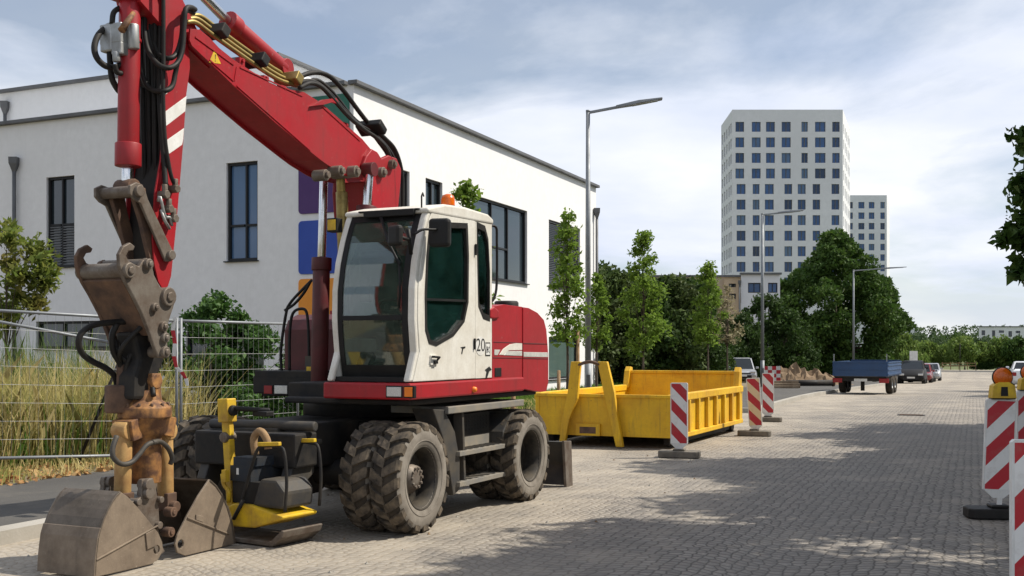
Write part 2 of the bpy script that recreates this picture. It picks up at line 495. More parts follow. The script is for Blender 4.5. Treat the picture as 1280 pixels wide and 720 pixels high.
def W(px, py, Y):                       # where the sight line through a point of the photograph is Y metres away
    return Vector(((px - 640) / FPX * Y, Y, CAMZ - (py - HZ) / FPX * Y))
def G(px, py, z=0.0):                   # where it meets level ground of height z
    return W(px, py, (CAMZ - z) * FPX / (py - HZ))
ANG = math.atan(.412)                   # the street runs away to the right by this angle
D = Vector((math.sin(ANG), math.cos(ANG), 0)); NR = Vector((D.y, -D.x, 0))
def gz(p):                              # the street starts to fall gently some 36 m on and levels out far away
    s = p[0] * D.x + p[1] * D.y
    return gs(s)
def gs(s):
    u = min(max(s - 36.0, 0.0), 86.0)
    return -.0185 * (u - 4.0 + 4.0 * math.exp(-u / 4.0)) if u > 0 else 0.0
HEIGHT = {}                             # tall things keep their tops where the photograph has them
def ST(s, t, z=0.0): return D * s + NR * t + Vector((0, 0, z))     # along / across the street

# ================================================================== ground
def dot_axis(m, axis):
    t = nd(m, 'ShaderNodeTexCoord'); x = nd(m, 'ShaderNodeVectorMath'); x.operation = 'DOT_PRODUCT'
    m.node_tree.links.new(t.outputs['Object'], x.inputs[0]); x.inputs[1].default_value = tuple(axis)
    return x.outputs['Value']
def street_vec(m):
    c = nd(m, 'ShaderNodeCombineXYZ')
    m.node_tree.links.new(dot_axis(m, NR), c.inputs[0]); m.node_tree.links.new(dot_axis(m, D), c.inputs[1])
    return c.outputs[0]

m, b = newmat('setts'); L = m.node_tree.links
sv = street_vec(m)
wob = nd(m, 'ShaderNodeVectorMath'); wob.operation = 'ADD'          # segmental arcs: rows bow along the street
tt = dot_axis(m, NR)
arc = mth(m, 'MULTIPLY', mth(m, 'SINE', mth(m, 'MULTIPLY', tt, 3.6)), .20)
cx = nd(m, 'ShaderNodeCombineXYZ'); L.new(arc, cx.inputs[1])
L.new(sv, wob.inputs[0]); L.new(cx.outputs[0], wob.inputs[1])
def voro(feature, s):
    x = nd(m, 'ShaderNodeTexVoronoi'); x.voronoi_dimensions = '2D'; x.feature = feature
    x.inputs['Scale'].default_value = s; x.inputs['Randomness'].default_value = .5
    L.new(wob.outputs[0], x.inputs['Vector']); return x
ve = voro('DISTANCE_TO_EDGE', 10.2); vc = voro('F1', 10.2)
v = coords(m)
joint = ramp(m, ve.outputs['Distance'], .03, .13)
sepc = nd(m, 'ShaderNodeSeparateColor'); L.new(vc.outputs['Color'], sepc.inputs[0])
stone = mixc(m, sepc.outputs[0], (.155, .140, .122), (.285, .258, .222))
stone = mixc(m, mth(m, 'MULTIPLY', sepc.outputs[1], .35), stone, (.22, .18, .145))
stone = mixc(m, ramp(m, noise(m, v, 30, 5), .4, .7), stone, (.18, .168, .152))
big = noise(m, v, .22, 6, .6)
mid = noise(m, v, 1.3, 7, .62)
# sand swept over the joints: much of it in the parking strip and along the kerb, little on the driving lane
edge = nd(m, 'ShaderNodeMapRange'); edge.inputs['From Min'].default_value = -1.8; edge.inputs['From Max'].default_value = -5.2
L.new(tt, edge.inputs[0])
far = nd(m, 'ShaderNodeMapRange'); far.inputs['From Min'].default_value = 24; far.inputs['From Max'].default_value = 60
L.new(dot_axis(m, D), far.inputs[0])
sandf = mth(m, 'ADD', mth(m, 'MULTIPLY', edge.outputs[0], .36), mth(m, 'MULTIPLY', far.outputs[0], .26))
sandf = mth(m, 'ADD', sandf, mth(m, 'ADD', mth(m, 'MULTIPLY', mth(m, 'SUBTRACT', mid, .5), 1.0), mth(m, 'MULTIPLY', mth(m, 'SUBTRACT', big, .5), .8)))
sandf = ramp(m, sandf, .02, .42)
sandc = mixc(m, mid, (.345, .298, .232), (.425, .378, .305))
jc = mixc(m, sandf, (.075, .066, .055), (.29, .245, .185))
top = mixc(m, mth(m, 'MULTIPLY', sandf, .72), stone, sandc)
col = mixc(m, joint, jc, top)
track = mth(m, 'MULTIPLY', ramp(m, mth(m, 'SINE', mth(m, 'MULTIPLY', tt, 3.4)), .2, .9), .16)
col = mixc(m, track, col, (.165, .153, .137))
patch = ramp(m, noise(m, v, .16, 3, .5, .4), .55, .60)
col = mixc(m, mth(m, 'MULTIPLY', patch, .30), col, (.165, .148, .128))
stain = ramp(m, noise(m, v, .55, 6, .6), .60, .78)
col = mixc(m, mth(m, 'MULTIPLY', stain, .45), col, (.13, .115, .10))
L.new(col, b.inputs['Base Color']); b.inputs['Roughness'].default_value = .8
hgt = mth(m, 'ADD', mth(m, 'MULTIPLY', ramp(m, ve.outputs['Distance'], 0, .3), mth(m, 'SUBTRACT', 1.1, mth(m, 'MULTIPLY', sandf, .75))), mth(m, 'MULTIPLY', noise(m, v, 45, 4), .35))
bump(m, b, hgt, .55, .02)

def groundmat(name, c1, c2, scale, fine, bs=.4, rough=.9, c3=None):
    m, b = newmat(name); L = m.node_tree.links
    v = coords(m)
    c = mixc(m, ramp(m, noise(m, v, scale, 7, .62), .35, .68), c1, c2)
    if c3: c = mixc(m, ramp(m, noise(m, v, scale * 3.3, 6, .6), .52, .7), c, c3)
    f = noise(m, v, fine, 5, .65)
    c = mixc(m, mth(m, 'MULTIPLY', f, .45), c, tuple(x * .55 for x in c1))
    L.new(c, b.inputs['Base Color']); b.inputs['Roughness'].default_value = rough
    bump(m, b, f, bs, .015)
groundmat('asphalt', (.060, .057, .053), (.090, .084, .074), .7, 40, .4, .85, (.11, .10, .085))
groundmat('earth', (.20, .155, .095), (.12, .11, .05), .5, 18, .6)
groundmat('grass ground', (.075, .115, .025), (.14, .135, .05), .25, 14, .6)
groundmat('kerb stone', (.40, .375, .33), (.30, .275, .23), .9, 25, .3)
groundmat('dusty concrete', (.37, .335, .275), (.28, .245, .195), .8, 30, .3)

def sheet(name, pts, z0, z1, mat):
    mb = MB()
    if z0 is None:
        mb.add([(p[0], p[1], z1) for p in pts], [tuple(range(len(pts)))])
    else:
        mb.poly([(p[0], p[1]) for p in pts], lambda x, y: (x, y, z1), (0, 0, z0 - z1))
    return tag(mb.build(name, mat), kind='structure')
def strip(name, s0, s1, t0, t1, z0, z1, mat):
    if s1 > 36:                                            # follow the fall of the street
        ss = [s0] + [s for s in np.arange(34, 130, 4.0) if s0 < s < s1] + [s1]
        mb = MB(); n = len(ss)
        top = [ST(s, t, z1 + gs(s)) for t in (t0, t1) for s in ss]
        fs = [(i, i + 1, n + i + 1, n + i) for i in range(n - 1)]
        if z0 is not None:
            top += [ST(s, t, z0 + gs(s)) for t in (t0, t1) for s in ss]
            fs += [(i, i + 1, 2 * n + i + 1, 2 * n + i) for i in range(n - 1)] + [(n + i, n + i + 1, 3 * n + i + 1, 3 * n + i) for i in range(n - 1)]
            fs += [(0, n, 3 * n, 2 * n), (n - 1, 2 * n - 1, 4 * n - 1, 3 * n - 1)]
        mb.add(top, fs)
        return tag(mb.build(name, mat), kind='structure')
    return sheet(name, [ST(s0, t0), ST(s1, t0), ST(s1, t1), ST(s0, t1)], z0, z1, mat)

sheet('ground', [(-1500, -300), (1500, -300), (1500, 2500), (-1500, 2500)], None, -1.85, 'grass ground')
S_N, T_L, T_B, T_R = 29.0, -7.54, -5.19, 3.5
strip('road', -25, 165, T_L - .06, T_R + .06, None, 0.0, 'setts')
strip('cross_street', 165.01, 172, -90, 120, None, 0.0, 'asphalt')
# kerbs and pavements stand 0.12 m above the setts
strip('kerb', -25, S_N - 1.2, T_L - .22, T_L, -.1, .12, 'kerb stone')
sheet('kerb_bend', [ST(S_N - 1.197, T_L - .22), ST(S_N - 1.197, T_L), ST(S_N, T_L + .35), ST(S_N, T_B), ST(S_N + .17, T_B - .003), ST(S_N + .17, T_L - .22)], -.1, .119, 'kerb stone')
strip('kerb', S_N + .173, 164, T_B - .17, T_B, -.1, .12, 'kerb stone')
strip('footpath', -25, S_N + .17, T_L - 2.6, T_L - .223, -.1, .112, 'asphalt')
strip('footpath', S_N + .173, 164, T_L - 2.0, T_B - .173, -.1, .112, 'asphalt')
strip('verge', -25, S_N + .17, -160, T_L - 2.603, -.1, .10, 'earth')
strip('verge', S_N + .173, 164, -160, T_L - 2.003, -.1, .10, 'earth')
strip('kerb', -25, 164, T_R, T_R + .16, -.1, .12, 'kerb stone')
strip('footpath', -25, 164, T_R + .163, T_R + 3.0, -.1, .112, 'asphalt')
strip('verge', -25, 164, T_R + 3.003, 160, -.1, .10, 'grass ground')
strip('sandy_path', 172.2, 178, -40, 90, -.1, .06, 'dusty concrete')

# ================================================================== foliage
rng = np.random.default_rng(11)
def leaves_mesh(name, P, size, mat, parent=None, flat=0.0, aspect=.55, jitter=.35):
    """one diamond-shaped leaf at each point of P"""
    P = np.asarray(P, dtype=np.float64); n = len(P)
    a = rng.normal(size=(n, 3)); a[:, 2] = a[:, 2] * (1 - flat) - .25
    a /= np.linalg.norm(a, axis=1)[:, None]
    w = rng.normal(size=(n, 3)); w -= a * (w * a).sum(1)[:, None]; w /= np.linalg.norm(w, axis=1)[:, None]
    nn = np.cross(a, w)
    s = size * (1 + jitter * rng.normal(size=n)).clip(.45, 1.8)[:, None]
    v = np.empty((n, 4, 3))
    v[:, 0] = P - a * s * .5
    v[:, 1] = P + w * s * aspect * .5 - a * s * .05 + nn * s * .10
    v[:, 2] = P + a * s * .5
    v[:, 3] = P - w * s * aspect * .5 - a * s * .05 + nn * s * .10
    me = bpy.data.meshes.new(name)
    me.vertices.add(n * 4); me.loops.add(n * 4); me.polygons.add(n)
    me.vertices.foreach_set('co', v.reshape(-1))
    me.loops.foreach_set('vertex_index', np.arange(n * 4, dtype=np.int32))
    me.polygons.foreach_set('loop_start', np.arange(0, n * 4, 4, dtype=np.int32))
    me.polygons.foreach_set('loop_total', np.full(n, 4, dtype=np.int32))
    me.materials.append(MATS[mat]); me.update(); me.validate()
    o = bpy.data.objects.new(name, me); COL.objects.link(o)
    if parent: o.parent = parent
    return o
def clump_points(centres, radii, n, hollow=.55):
    k = len(centres); C_ = np.asarray(centres, float); r = np.asarray(radii, float)
    p = r ** 2 / (r ** 2).sum()
    idx = rng.choice(k, size=n, p=p)
    d = rng.normal(size=(n, 3)); d /= np.linalg.norm(d, axis=1)[:, None]
    rad = r[idx] * (hollow + (1 - hollow) * rng.random(n)) * (.85 + .3 * rng.random(n))
    d[:, 2] *= .8
    return C_[idx] + d * rad[:, None]
def grow(t, trunk_h, r0, top, limbs, lean=0.0, mat='bark', sticks=0):
    """trunk with limbs in one mesh: base at origin, limbs run to the given points"""
    mb = MB()
    pts = [Vector((0, 0, -.05)), Vector((lean * .3, .02, trunk_h * .5)), Vector((lean, 0, trunk_h)), Vector((lean * 1.2, 0, top))]
    mb.tube(pts, [r0, r0 * .18], 8, smooth=4)
    mb.tube([(0, 0, -.05), (0, 0, .18)], [r0 * 1.5, r0 * .95], 8)
    for q in limbs:
        q = Vector(q)
        h = min(max(trunk_h * .75, q.z * .55), top * .92) if q.z > trunk_h else trunk_h * .8
        st = Vector((lean * h / max(trunk_h, .1) * .9, 0, h))
        md = st.lerp(q, .5) + Vector((0, 0, .12 * (q - st).length))
        mb.tube([st, md, q], [r0 * .42 * max(.4, 1 - h / top), r0 * .07], 5, smooth=3)
    return mb.build('trunk', mat, t)
def crown_centres(n, z0, z1, prof, seed, squash=1.0):
    """points spread through a crown; prof(u) is the radius at relative height u"""
    rr = random.Random(seed); out = []
    for i in range(n):
        u = (i + rr.random()) / n
        a = i * 2.399 + rr.uniform(-.5, .5)
        q = prof(u) * (.35 + .65 * math.sqrt(rr.random()))
        out.append((q * math.cos(a), q * math.sin(a) * squash, z0 + u * (z1 - z0)))
    return out
def tree(name, label, cat, loc, h, trunk_h, r0, prof, nclump, rclump, nleaf, leaf, mat, seed, group=None, z0=None, hollow=.45, lean=0, flat=.2):
    t = thing(name, label, cat, loc, random.Random(seed).uniform(0, 6.28), group)
    z0 = trunk_h * .85 if z0 is None else z0
    HEIGHT[t.name] = h
    cs = crown_centres(nclump, z0, h - rclump * .5, prof, seed)
    rr = random.Random(seed + 1)
    rs = [rclump * rr.uniform(.6, 1.3) * (1 - .35 * (c[2] - z0) / max(.1, h - z0)) for c in cs]
    grow(t, trunk_h, r0, h * .9, [c for c in cs if rr.random() < .8][:26], lean)
    leaves_mesh('crown', clump_points(cs, rs, nleaf, hollow), leaf, mat, t, flat)
    return t

# ------------------------------------------------------------------ young street trees in a row
def spire(w):  return lambda u: w * (.35 + .9 * u if u < .28 else .60 * (1 - (u - .28) / .72) ** .8 + .06)
def oval(w):   return lambda u: w * math.sqrt(max(.02, 1 - (2 * u - .85) ** 2)) if u < .92 else w * .3
def street_tree(px, h, label, seed, w=.75, nl=2400, mat='street tree leaves', th=1.9, t=-9.5, rc=.33, lf=.12):
    k = (px - 640) / FPX                                  # the row stands a fixed distance from the kerb
    Y = t / (k * NR.x + NR.y)
    return tree('street_tree', label, 'tree', (k * Y, Y, .10), h, th, .05, spire(w), 26, rc, nl, lf, mat, seed,
                'young street trees in the row beside the parking strip', hollow=.15)
street_tree(584, 5.15, 'slender young tree whose leafy tip rises behind the excavator cab roof', 3, .7)
street_tree(709, 5.15, 'slender young tree with pale trunk before the white wall beside the lamp post', 5, .72, 2200, th=2.1)
street_tree(746, 4.1, 'young light green tree just right of the white building corner and the tall lamp post', 8, .8, 2400, t=-11.5)
street_tree(804, 5.3, 'tallest slim young tree with pointed crown standing out above the dark hedge', 9, 1.05, 4200, th=1.8, rc=.40)
street_tree(885, 5.0, 'slim young tree with pointed crown before the cream building and the white tower', 12, 1.0, 3600, th=2.2, rc=.40)
street_tree(909, 4.3, 'withered young tree with pale dry leaves beside the parked silver car', 15, .95, 900, 'withered leaves', 2.2)
# wooden stakes beside the young trees
for px, Y, h, lb in ((722, 28.2, 2.0, 'tall wooden stake propping the slender young tree before the white wall'),
                     (698, 27.6, 1.0, 'short wooden stake left of the tree before the white wall'),
                     (641, 21.0, .95, 'short wooden stake in the grass right of the excavator steps'),
                     (577, 22.0, .95, 'short wooden stake in the grass under the excavator cab')):
    p = W(px, 436, Y); mb = MB()
    mb.tube([(0, 0, -.05), (0.01, 0, h)], [.05, .042], 8); mb.lathe([(.042, h), (.03, h + .02), (.001, h + .024)], (0.01, 0, 0), (0, 0, 1), 8)
    o = mb.build('tree_stake', 'stake wood', loc=(p.x, p.y, .10))
    tag(o, lb, 'stake', 'stakes of the street trees')

# ------------------------------------------------------------------ the dark hedge of shrubs behind the skip
hedge = [  # px, Y, height, half width, mat, label
    (765, 46.5, 5.0, 1.5, 'hedge leaves', 'bushy green shrub nearest the white building corner'),
    (800, 47.5, 4.6, 1.6, 'dark leaves', 'dark shrub behind the tallest slim young tree'),
    (838, 48.5, 4.9, 1.7, 'hedge leaves', 'tall brownish green shrub in the middle of the hedge under the cream building'),
    (866, 50.0, 4.7, 1.6, 'dark leaves', 'dark shrub behind the young tree with the cream building above'),
    (884, 52.0, 3.4, 1.0, 'hedge leaves', 'low end shrub of the hedge left of the parked silver car'),
    (926, 76.0, 4.2, 2.0, 'dark leaves', 'dark shrub behind the parked silver car'),
    (957, 78.0, 5.4, 2.3, 'dark leaves', 'tall dark shrub between the middle lamp post and the great tree'),
    (782, 50.0, 5.2, 1.6, 'dark leaves', 'dark shrub filling the gap left of the tallest slim young tree'),
    (820, 51.5, 5.0, 1.6, 'dark leaves', 'dark shrub filling the gap right of the tallest slim young tree'),
    (852, 53.0, 5.1, 1.7, 'dark leaves', 'dark shrub rising behind the brownish green one in the hedge'),
    (980, 78.0, 4.6, 2.2, 'dark leaves', 'dark shrub behind the earth heap left of the great tree')]
for i, (px, Y, h, w, mt, lb) in enumerate(hedge):
    p = W(px, 436, Y)
    tree('shrub', lb, 'shrub', (p.x, p.y, .10), h, .5, .09, oval(w), 40, .75, 12000, .19, mt, 40 + i, 'shrubs of the hedge along the street', z0=.25, hollow=.35)
p = W(756, 436, 52)
tree('garden_tree', 'dark tree topping the hedge right behind the white building corner', 'tree', (p.x, p.y, .10), 5.6, 2.0, .12, oval(1.7), 22, .8, 4500, .2, 'dark leaves', 60)

# ------------------------------------------------------------------ the great maple and the trees on the right
p = W(1044, 436, 97)
tree('maple_tree', 'great dense round tree below the white towers at the roadside', 'tree', (p.x, p.y, .10), 11.9, 2.4, .38,
     lambda u: 6.0 * (min(1, .70 + .9 * u) if u < .34 else max(.12, 1 - ((u - .34) / .66) ** 1.7)), 150, 1.25, 70000, .30, 'maple leaves', 71, z0=1.0, hollow=.6)
right_trees = [ # s, t, height, radius, leaves, label
    (11.0, 5.9, 11.5, 4.1, 46000, 'tall leafy tree standing on the right pavement nearest the camera'),
    (18.2, 6.1, 11.0, 4.3, 50000, 'tall leafy tree whose dark twigs reach in at the right edge of the picture'),
    (25.5, 6.3, 10.5, 3.9, 32000, 'leafy tree on the right pavement behind the warning boards'),
    (47.5, 6.4, 8.0, 2.6, 5000, 'leafy tree on the right pavement beside the parked white car'),
    (57.0, 6.0, 8.0, 2.6, 5000, 'leafy tree on the right pavement beyond the parked white car'),
    (9.0, 13.5, 12.5, 4.6, 16000, 'added unseen tree in the second row nearest the camera, blocking sky light'),  # this tree and the next stand out of view, added to block sky light
    (18.5, 14.0, 12.5, 4.8, 16000, 'added unseen tree behind the trees at the right edge, blocking sky light'),
    (78.0, 8.2, 7.0, 2.3, 5000, 'leafy tree on the right pavement near the far junction')]
for i, (s, t, h, r, n, lb) in enumerate(right_trees):
    p = ST(s, t, .11)
    tree('roadside_tree', lb, 'tree', p, h, 2.6, .2, oval(r), 60, 1.25, n, .26, 'dark leaves', 80 + i, 'trees along the right pavement', z0=2.5, hollow=.3)

# twigs at the right edge belong to the second tree: one more limb of it hangs towards the street
t2 = [o for o in COL.objects if o.get('label', '').startswith('tall leafy tree whose dark twigs')][0]
inv = (Matrix.Translation(t2.location) @ t2.rotation_euler.to_matrix().to_4x4()).inverted()
def tw(px, py, Y): return inv @ W(px, py, Y)
cs, rs = [], []
for px, py, r in ((1276, 168, .20), (1290, 185, .25), (1274, 235, .25), (1290, 225, .3), (1262, 297, .20), (1275, 290, .3), (1290, 300, .35), (1276, 335, .22),
                  (1292, 345, .3), (1300, 250, .4), (1310, 310, .4), (1312, 200, .4), (1285, 265, .28), (1250, 300, .11), (1320, 260, .5), (1330, 330, .5)):
    cs.append(tw(px, py, 15.2)); rs.append(r)
leaves_mesh('branch_leaves', clump_points(cs, rs, 2600, .2), .14, 'maple leaves', t2, .2)
mb = MB()
root = inv @ ST(18.2, 6.1, 3.4)
for a, b_, c in (((1340, 250), (1300, 240), (1276, 168)), ((1340, 280), (1300, 280), (1255, 298)), ((1340, 300), (1310, 320), (1276, 340))):
    mb.tube([root, tw(*a, 15.2), tw(*b_, 15.2), tw(*c, 15.2)], [.06, .008], 6, smooth=4)
mb.build('branch', 'bark', t2)

# ------------------------------------------------------------------ tree behind the fence at the left, bush behind the fence
t = thing('willow_tree', 'small yellowish green tree in front of the shaded wall at the left edge', 'tree', W(8, 436, 20) * 1, 0)
t.location.z = .10
k20 = 20 / FPX
cs = [((px - 8) * k20, rz, CAMZ - .1 - (py - HZ) * k20) for px, py, rz in
      ((5, 285, .2), (18, 300, -.3), (35, 312, .3), (10, 330, 0), (30, 345, -.2), (48, 352, .2), (0, 350, .5), (-25, 300, .1), (-40, 340, -.3), (20, 372, .1), (42, 380, 0), (-10, 385, .4), (-35, 385, 0), (5, 402, -.2), (52, 335, 0), (-55, 360, .3))]
leaves_mesh('crown', clump_points(cs, [.22 + .08 * (i % 3) for i in range(len(cs))], 3300, .1), .14, 'willow leaves', t, .2, .4)
grow(t, 1.5, .055, 3.3, cs[:12])

def bush(px, Y, h, w, label, n, seed, mat='shrub leaves', leaf=.1, rc=.3):
    p = W(px, 436, Y)
    return tree('bush', label, 'bush', (p.x, p.y, .10), h, .35, .04, oval(w), 26, rc, n, leaf, mat, seed, None, z0=.15, hollow=.3, flat=.1)
bush(264, 19.5, 2.6, 1.05, 'tall glossy leafy bush behind the fence in front of the shaded wall', 9500, 101, rc=.42)
bush(314, 20.5, 2.15, 1.05, 'broad leafy bush behind the fence next to the dark red engine hood', 8500, 102, rc=.42)
bush(120, 15.9, 1.0, .3, 'thin weed with green leaves climbing in the dry grass behind the clamshell grab', 260, 103, leaf=.09, rc=.17)
bush(375, 22.0, .95, 1.2, 'low shrub seen through the gap beneath the excavator body', 2200, 104)

# ------------------------------------------------------------------ grass and fallen leaves
def blades(name, area, n, h, wd, mat, z, lean=.3, hj=.35, clump=0):
    """area: function giving n ground points"""
    P = area(n); n = len(P)
    hh = h * (1 + hj * rng.normal(size=n)).clip(.3, 1.7)
    a = rng.random(n) * 6.283; b_ = rng.random(n) * 6.283
    ln = lean * hh * rng.random(n)
    v = np.empty((n, 5, 3))
    cx, sx = np.cos(a) * wd / 2, np.sin(a) * wd / 2
    for k, (sg, u, wf) in enumerate(((-1, 0, 1), (1, 0, 1), (1, .55, .8), (0, 1, 0), (-1, .55, .8))):
        v[:, k, 0] = P[:, 0] + sg * cx * wf + np.cos(b_) * ln * u * u
        v[:, k, 1] = P[:, 1] + sg * sx * wf + np.sin(b_) * ln * u * u
        v[:, k, 2] = z + hh * u
    me = bpy.data.meshes.new(name)
    me.vertices.add(n * 5); me.loops.add(n * 5); me.polygons.add(n)
    me.vertices.foreach_set('co', v.reshape(-1)); me.loops.foreach_set('vertex_index', np.arange(n * 5, dtype=np.int32))
    me.polygons.foreach_set('loop_start', np.arange(0, n * 5, 5, dtype=np.int32)); me.polygons.foreach_set('loop_total', np.full(n, 5, dtype=np.int32))
    me.materials.append(MATS[mat]); me.update(); me.validate()
    o = bpy.data.objects.new(name, me); COL.objects.link(o)
    return o
def st_area(s0, s1, t0, t1):
    def f(n):
        s = s0 + (s1 - s0) * rng.random(n); t = t0 + (t1 - t0) * rng.random(n)
        return np.stack([D.x * s + NR.x * t, D.y * s + NR.y * t], 1)
    return f
# behind the fence line (which runs slantwise), up to the shaded wall
F0, F1 = G(-60, 596, .1), Vector((-4.75, 15.9, 0))
fd = (F1 - F0); fd.z = 0; fl = fd.length; fd = fd / fl; fn = Vector((-fd.y, fd.x, 0))
def fence_area(a0, a1, w0, w1):
    def f(n):
        a = a0 + (a1 - a0) * rng.random(n); w = w0 + (w1 - w0) * rng.random(n)
        return np.stack([F0.x + fd.x * a + fn.x * w, F0.y + fd.y * a + fn.y * w], 1)
    return f
tag(blades('dry_grass', fence_area(-1.2, fl + .6, .12, 2.6), 11000, .95, .016, 'straw', .09, .75), 'tall dry straw coloured grass behind the fence', 'grass', kind='stuff')
tag(blades('tall_grass', fence_area(-.6, 3.4, 1.7, 3.6), 3200, 1.2, .02, 'tall green grass', .09, .35), 'tall green reedy grass behind the dry grass', 'grass', kind='stuff')
tag(blades('short_grass', st_area(13, 44, -13.9, -10.3), 26000, .15, .02, 'green grass', .09, .8), 'bright green short grass along the foot of the white wall', 'grass', kind='stuff')
tag(blades('green_weeds', fence_area(-1.0, fl + .4, .1, 2.4), 2600, .6, .024, 'green grass', .09, .8, hj=.5), 'green weeds mixed into the dry grass behind the fence', 'weeds', kind='stuff')
P2 = st_area(3, 16, -11.4, -10.0)(2600)
tag(leaves_mesh('fallen_leaves', np.concatenate([P2, .115 + .03 * rng.random((len(P2), 1))], 1), .075, 'fallen leaves', None, .9, .7), 'dry brown leaves fallen along the foot of the fence', 'leaves', kind='stuff')
tag(blades('weeds', st_area(6, 30, -11.6, -10.1), 6000, .14, .014, 'straw', .10, .9), 'dry short grass at the edge of the footpath', 'grass', kind='stuff')

# ================================================================== buildings
def on_plane(px, py, O, d):
    k = (px - 640) / FPX
    u = (k * O.y - O.x) / (d.x - k * d.y)
    Y = O.y + d.y * u
    return u, CAMZ - (py - HZ) / FPX * Y
def facade(mb, O, d, n, Lh, z0, z1, rects, depth):
    """a wall sheet with real openings; rects are (u0, u1, za, zb), reveals go depth inwards"""
    us = sorted({0, Lh} | {round(r[0], 4) for r in rects} | {round(r[1], 4) for r in rects})
    zs = sorted({z0, z1} | {round(r[2], 4) for r in rects} | {round(r[3], 4) for r in rects})
    pt = lambda u, z, q=0: (O.x + d.x * u - n.x * q, O.y + d.y * u - n.y * q, z)
    for i in range(len(us) - 1):
        for j in range(len(zs) - 1):
            uc, zc = (us[i] + us[i + 1]) / 2, (zs[j] + zs[j + 1]) / 2
            if any(r[0] < uc < r[1] and r[2] < zc < r[3] for r in rects): continue
            mb.quad(pt(us[i], zs[j]), pt(us[i + 1], zs[j]), pt(us[i + 1], zs[j + 1]), pt(us[i], zs[j + 1]))
    for (a, b_, c, e) in rects:
        mb.quad(pt(a, c), pt(a, e), pt(a, e, depth), pt(a, c, depth)); mb.quad(pt(b_, c), pt(b_, c, depth), pt(b_, e, depth), pt(b_, e))
        mb.quad(pt(a, c), pt(a, c, depth), pt(b_, c, depth), pt(b_, c)); mb.quad(pt(a, e), pt(b_, e), pt(b_, e, depth), pt(a, e, depth))
def window(parent, O, d, n, r, depth, mull=(), trans=(), glassm='pane', sill=True, fr=.07, blind=None, lab=None):
    """frame with mullions at fractions of the opening, a pane behind, sill and outside blind"""
    a, b_, c, e = r
    pt = lambda u, z, q=0: Vector((O.x + d.x * u - n.x * q, O.y + d.y * u - n.y * q, z))
    mb = MB(); q = depth - .05; up = n
    for u0, za, u1, zb in ((a + fr / 2, c, a + fr / 2, e), (b_ - fr / 2, c, b_ - fr / 2, e)):
        mb.beam(pt(u0, za, q), pt(u1, zb, q), fr, .08, n)
    for zc in (c + fr / 2, e - fr / 2): mb.beam(pt(a + fr, zc, q), pt(b_ - fr, zc, q), .08, fr)
    for f in mull: mb.beam(pt(a + (b_ - a) * f, c + fr, q), pt(a + (b_ - a) * f, e - fr, q), fr * .8, .06, n)
    for f0, f1, fz in trans: mb.beam(pt(a + (b_ - a) * f0 + fr, c + (e - c) * fz, q), pt(a + (b_ - a) * f1 - fr * .5, c + (e - c) * fz, q), .065, fr * .8)
    w = mb.build('window', 'frame grey', parent)
    if lab: w['label'] = lab
    mb = MB(); mb.poly([(a + .01, c + .01), (b_ - .01, c + .01), (b_ - .01, e - .01), (a + .01, e - .01)], lambda u, z: pt(u, z, q + .03), tuple(-n * .012))
    mb.build('pane', glassm, w)
    if sill:
        mb = MB(); mb.beam(pt(a - .04, c - .018, depth / 2 - .04), pt(b_ + .04, c - .018, depth / 2 - .04), depth + .08, .03)
        mb.build('sill', 'frame grey', w)
    if blind:
        u0, u1, zb = blind; mb = MB(); z = zb
        while z < e - .02:
            mb.beam(pt(a + (b_ - a) * u0, z, .06), pt(a + (b_ - a) * u1, z + .012, .075), .06, .012); z += .065
        mb.build('blind', 'blind grey', w)
    return w
def downpipe(parent, p, z0, z1, hop=True, r=.055):
    mb = MB(); mb.cyl((p.x, p.y, z0), (p.x, p.y, z1 - .35), r, 12)
    o = mb.build('downpipe', 'roof metal', parent)
    if hop:
        mb = MB(); c = Vector((p.x, p.y, z1))
        mb.lathe([(r, -.42), (r * 1.2, -.34), (.16, -.12), (.17, .06), (.15, .06), (.15, .0)], c, (0, 0, 1), 4, False)
        mb.build('hopper_head', 'roof metal', o)

# ---- the white two-storey building: long lit facade along the street, shaded facade towards us
CO = Vector((-.1414 * 27.35, 27.35, 0)); BH = 8.1
dR, nR = D.copy(), NR.copy()
dL = Vector((-.906, .422, 0)).normalized(); nL = Vector((-dL.y, dL.x, 0)) * -1
if nL.y > 0: nL = -nL
uend, _ = on_plane(745, 237, CO, dR); LL = 26.0
wb = thing('office_building', 'white plastered two storey building with flat roof and dark windows behind the excavator', 'building', (0, 0, 0))
def rectR(x0, y0, x1, y1):
    u0, z1 = on_plane(x0, y0, CO, dR); u1, z0 = on_plane(x1, y1, CO, dR); return (u0, u1, z0, z1)
def rectL(x0, y0, x1, y1):
    u1, z1 = on_plane(x0, y0, CO, dL); u0, z0 = on_plane(x1, y1, CO, dL); return (u0, u1, z0, z1)
zt = 6.05
RW = [rectR(495, 210, 512, 300), rectR(532, 222, 553, 310), rectR(591, 243, 659, 355), rectR(686, 274, 725, 364), rectR(686, 421, 723, 489)]
RW = [(a, b_, max(c, .55), e) for a, b_, c, e in RW]
RW[0] = (RW[0][0], RW[0][1], RW[1][2], RW[1][3] + .02)
LW = [rectL(58, 222, 93, 333), rectL(283, 204, 322, 325), rectL(45, 402, 141, 436), rectL(232, 480, 330, 520)]
LW[3] = (LW[3][0], LW[3][1], .9, 2.1)
mb = MB()
facade(mb, CO, dR, nR, uend, -.1, BH, RW, .16)
facade(mb, CO, dL, nL, LL, -.1, BH, LW, .16)
q = [CO + dR * uend, CO + dR * uend + dL * LL, CO + dL * LL]
mb.quad((*q[0].xy, -.1), (*q[1].xy, -.1), (*q[1].xy, BH), (*q[0].xy, BH)); mb.quad((*q[1].xy, -.1), (*q[2].xy, -.1), (*q[2].xy, BH), (*q[1].xy, BH))
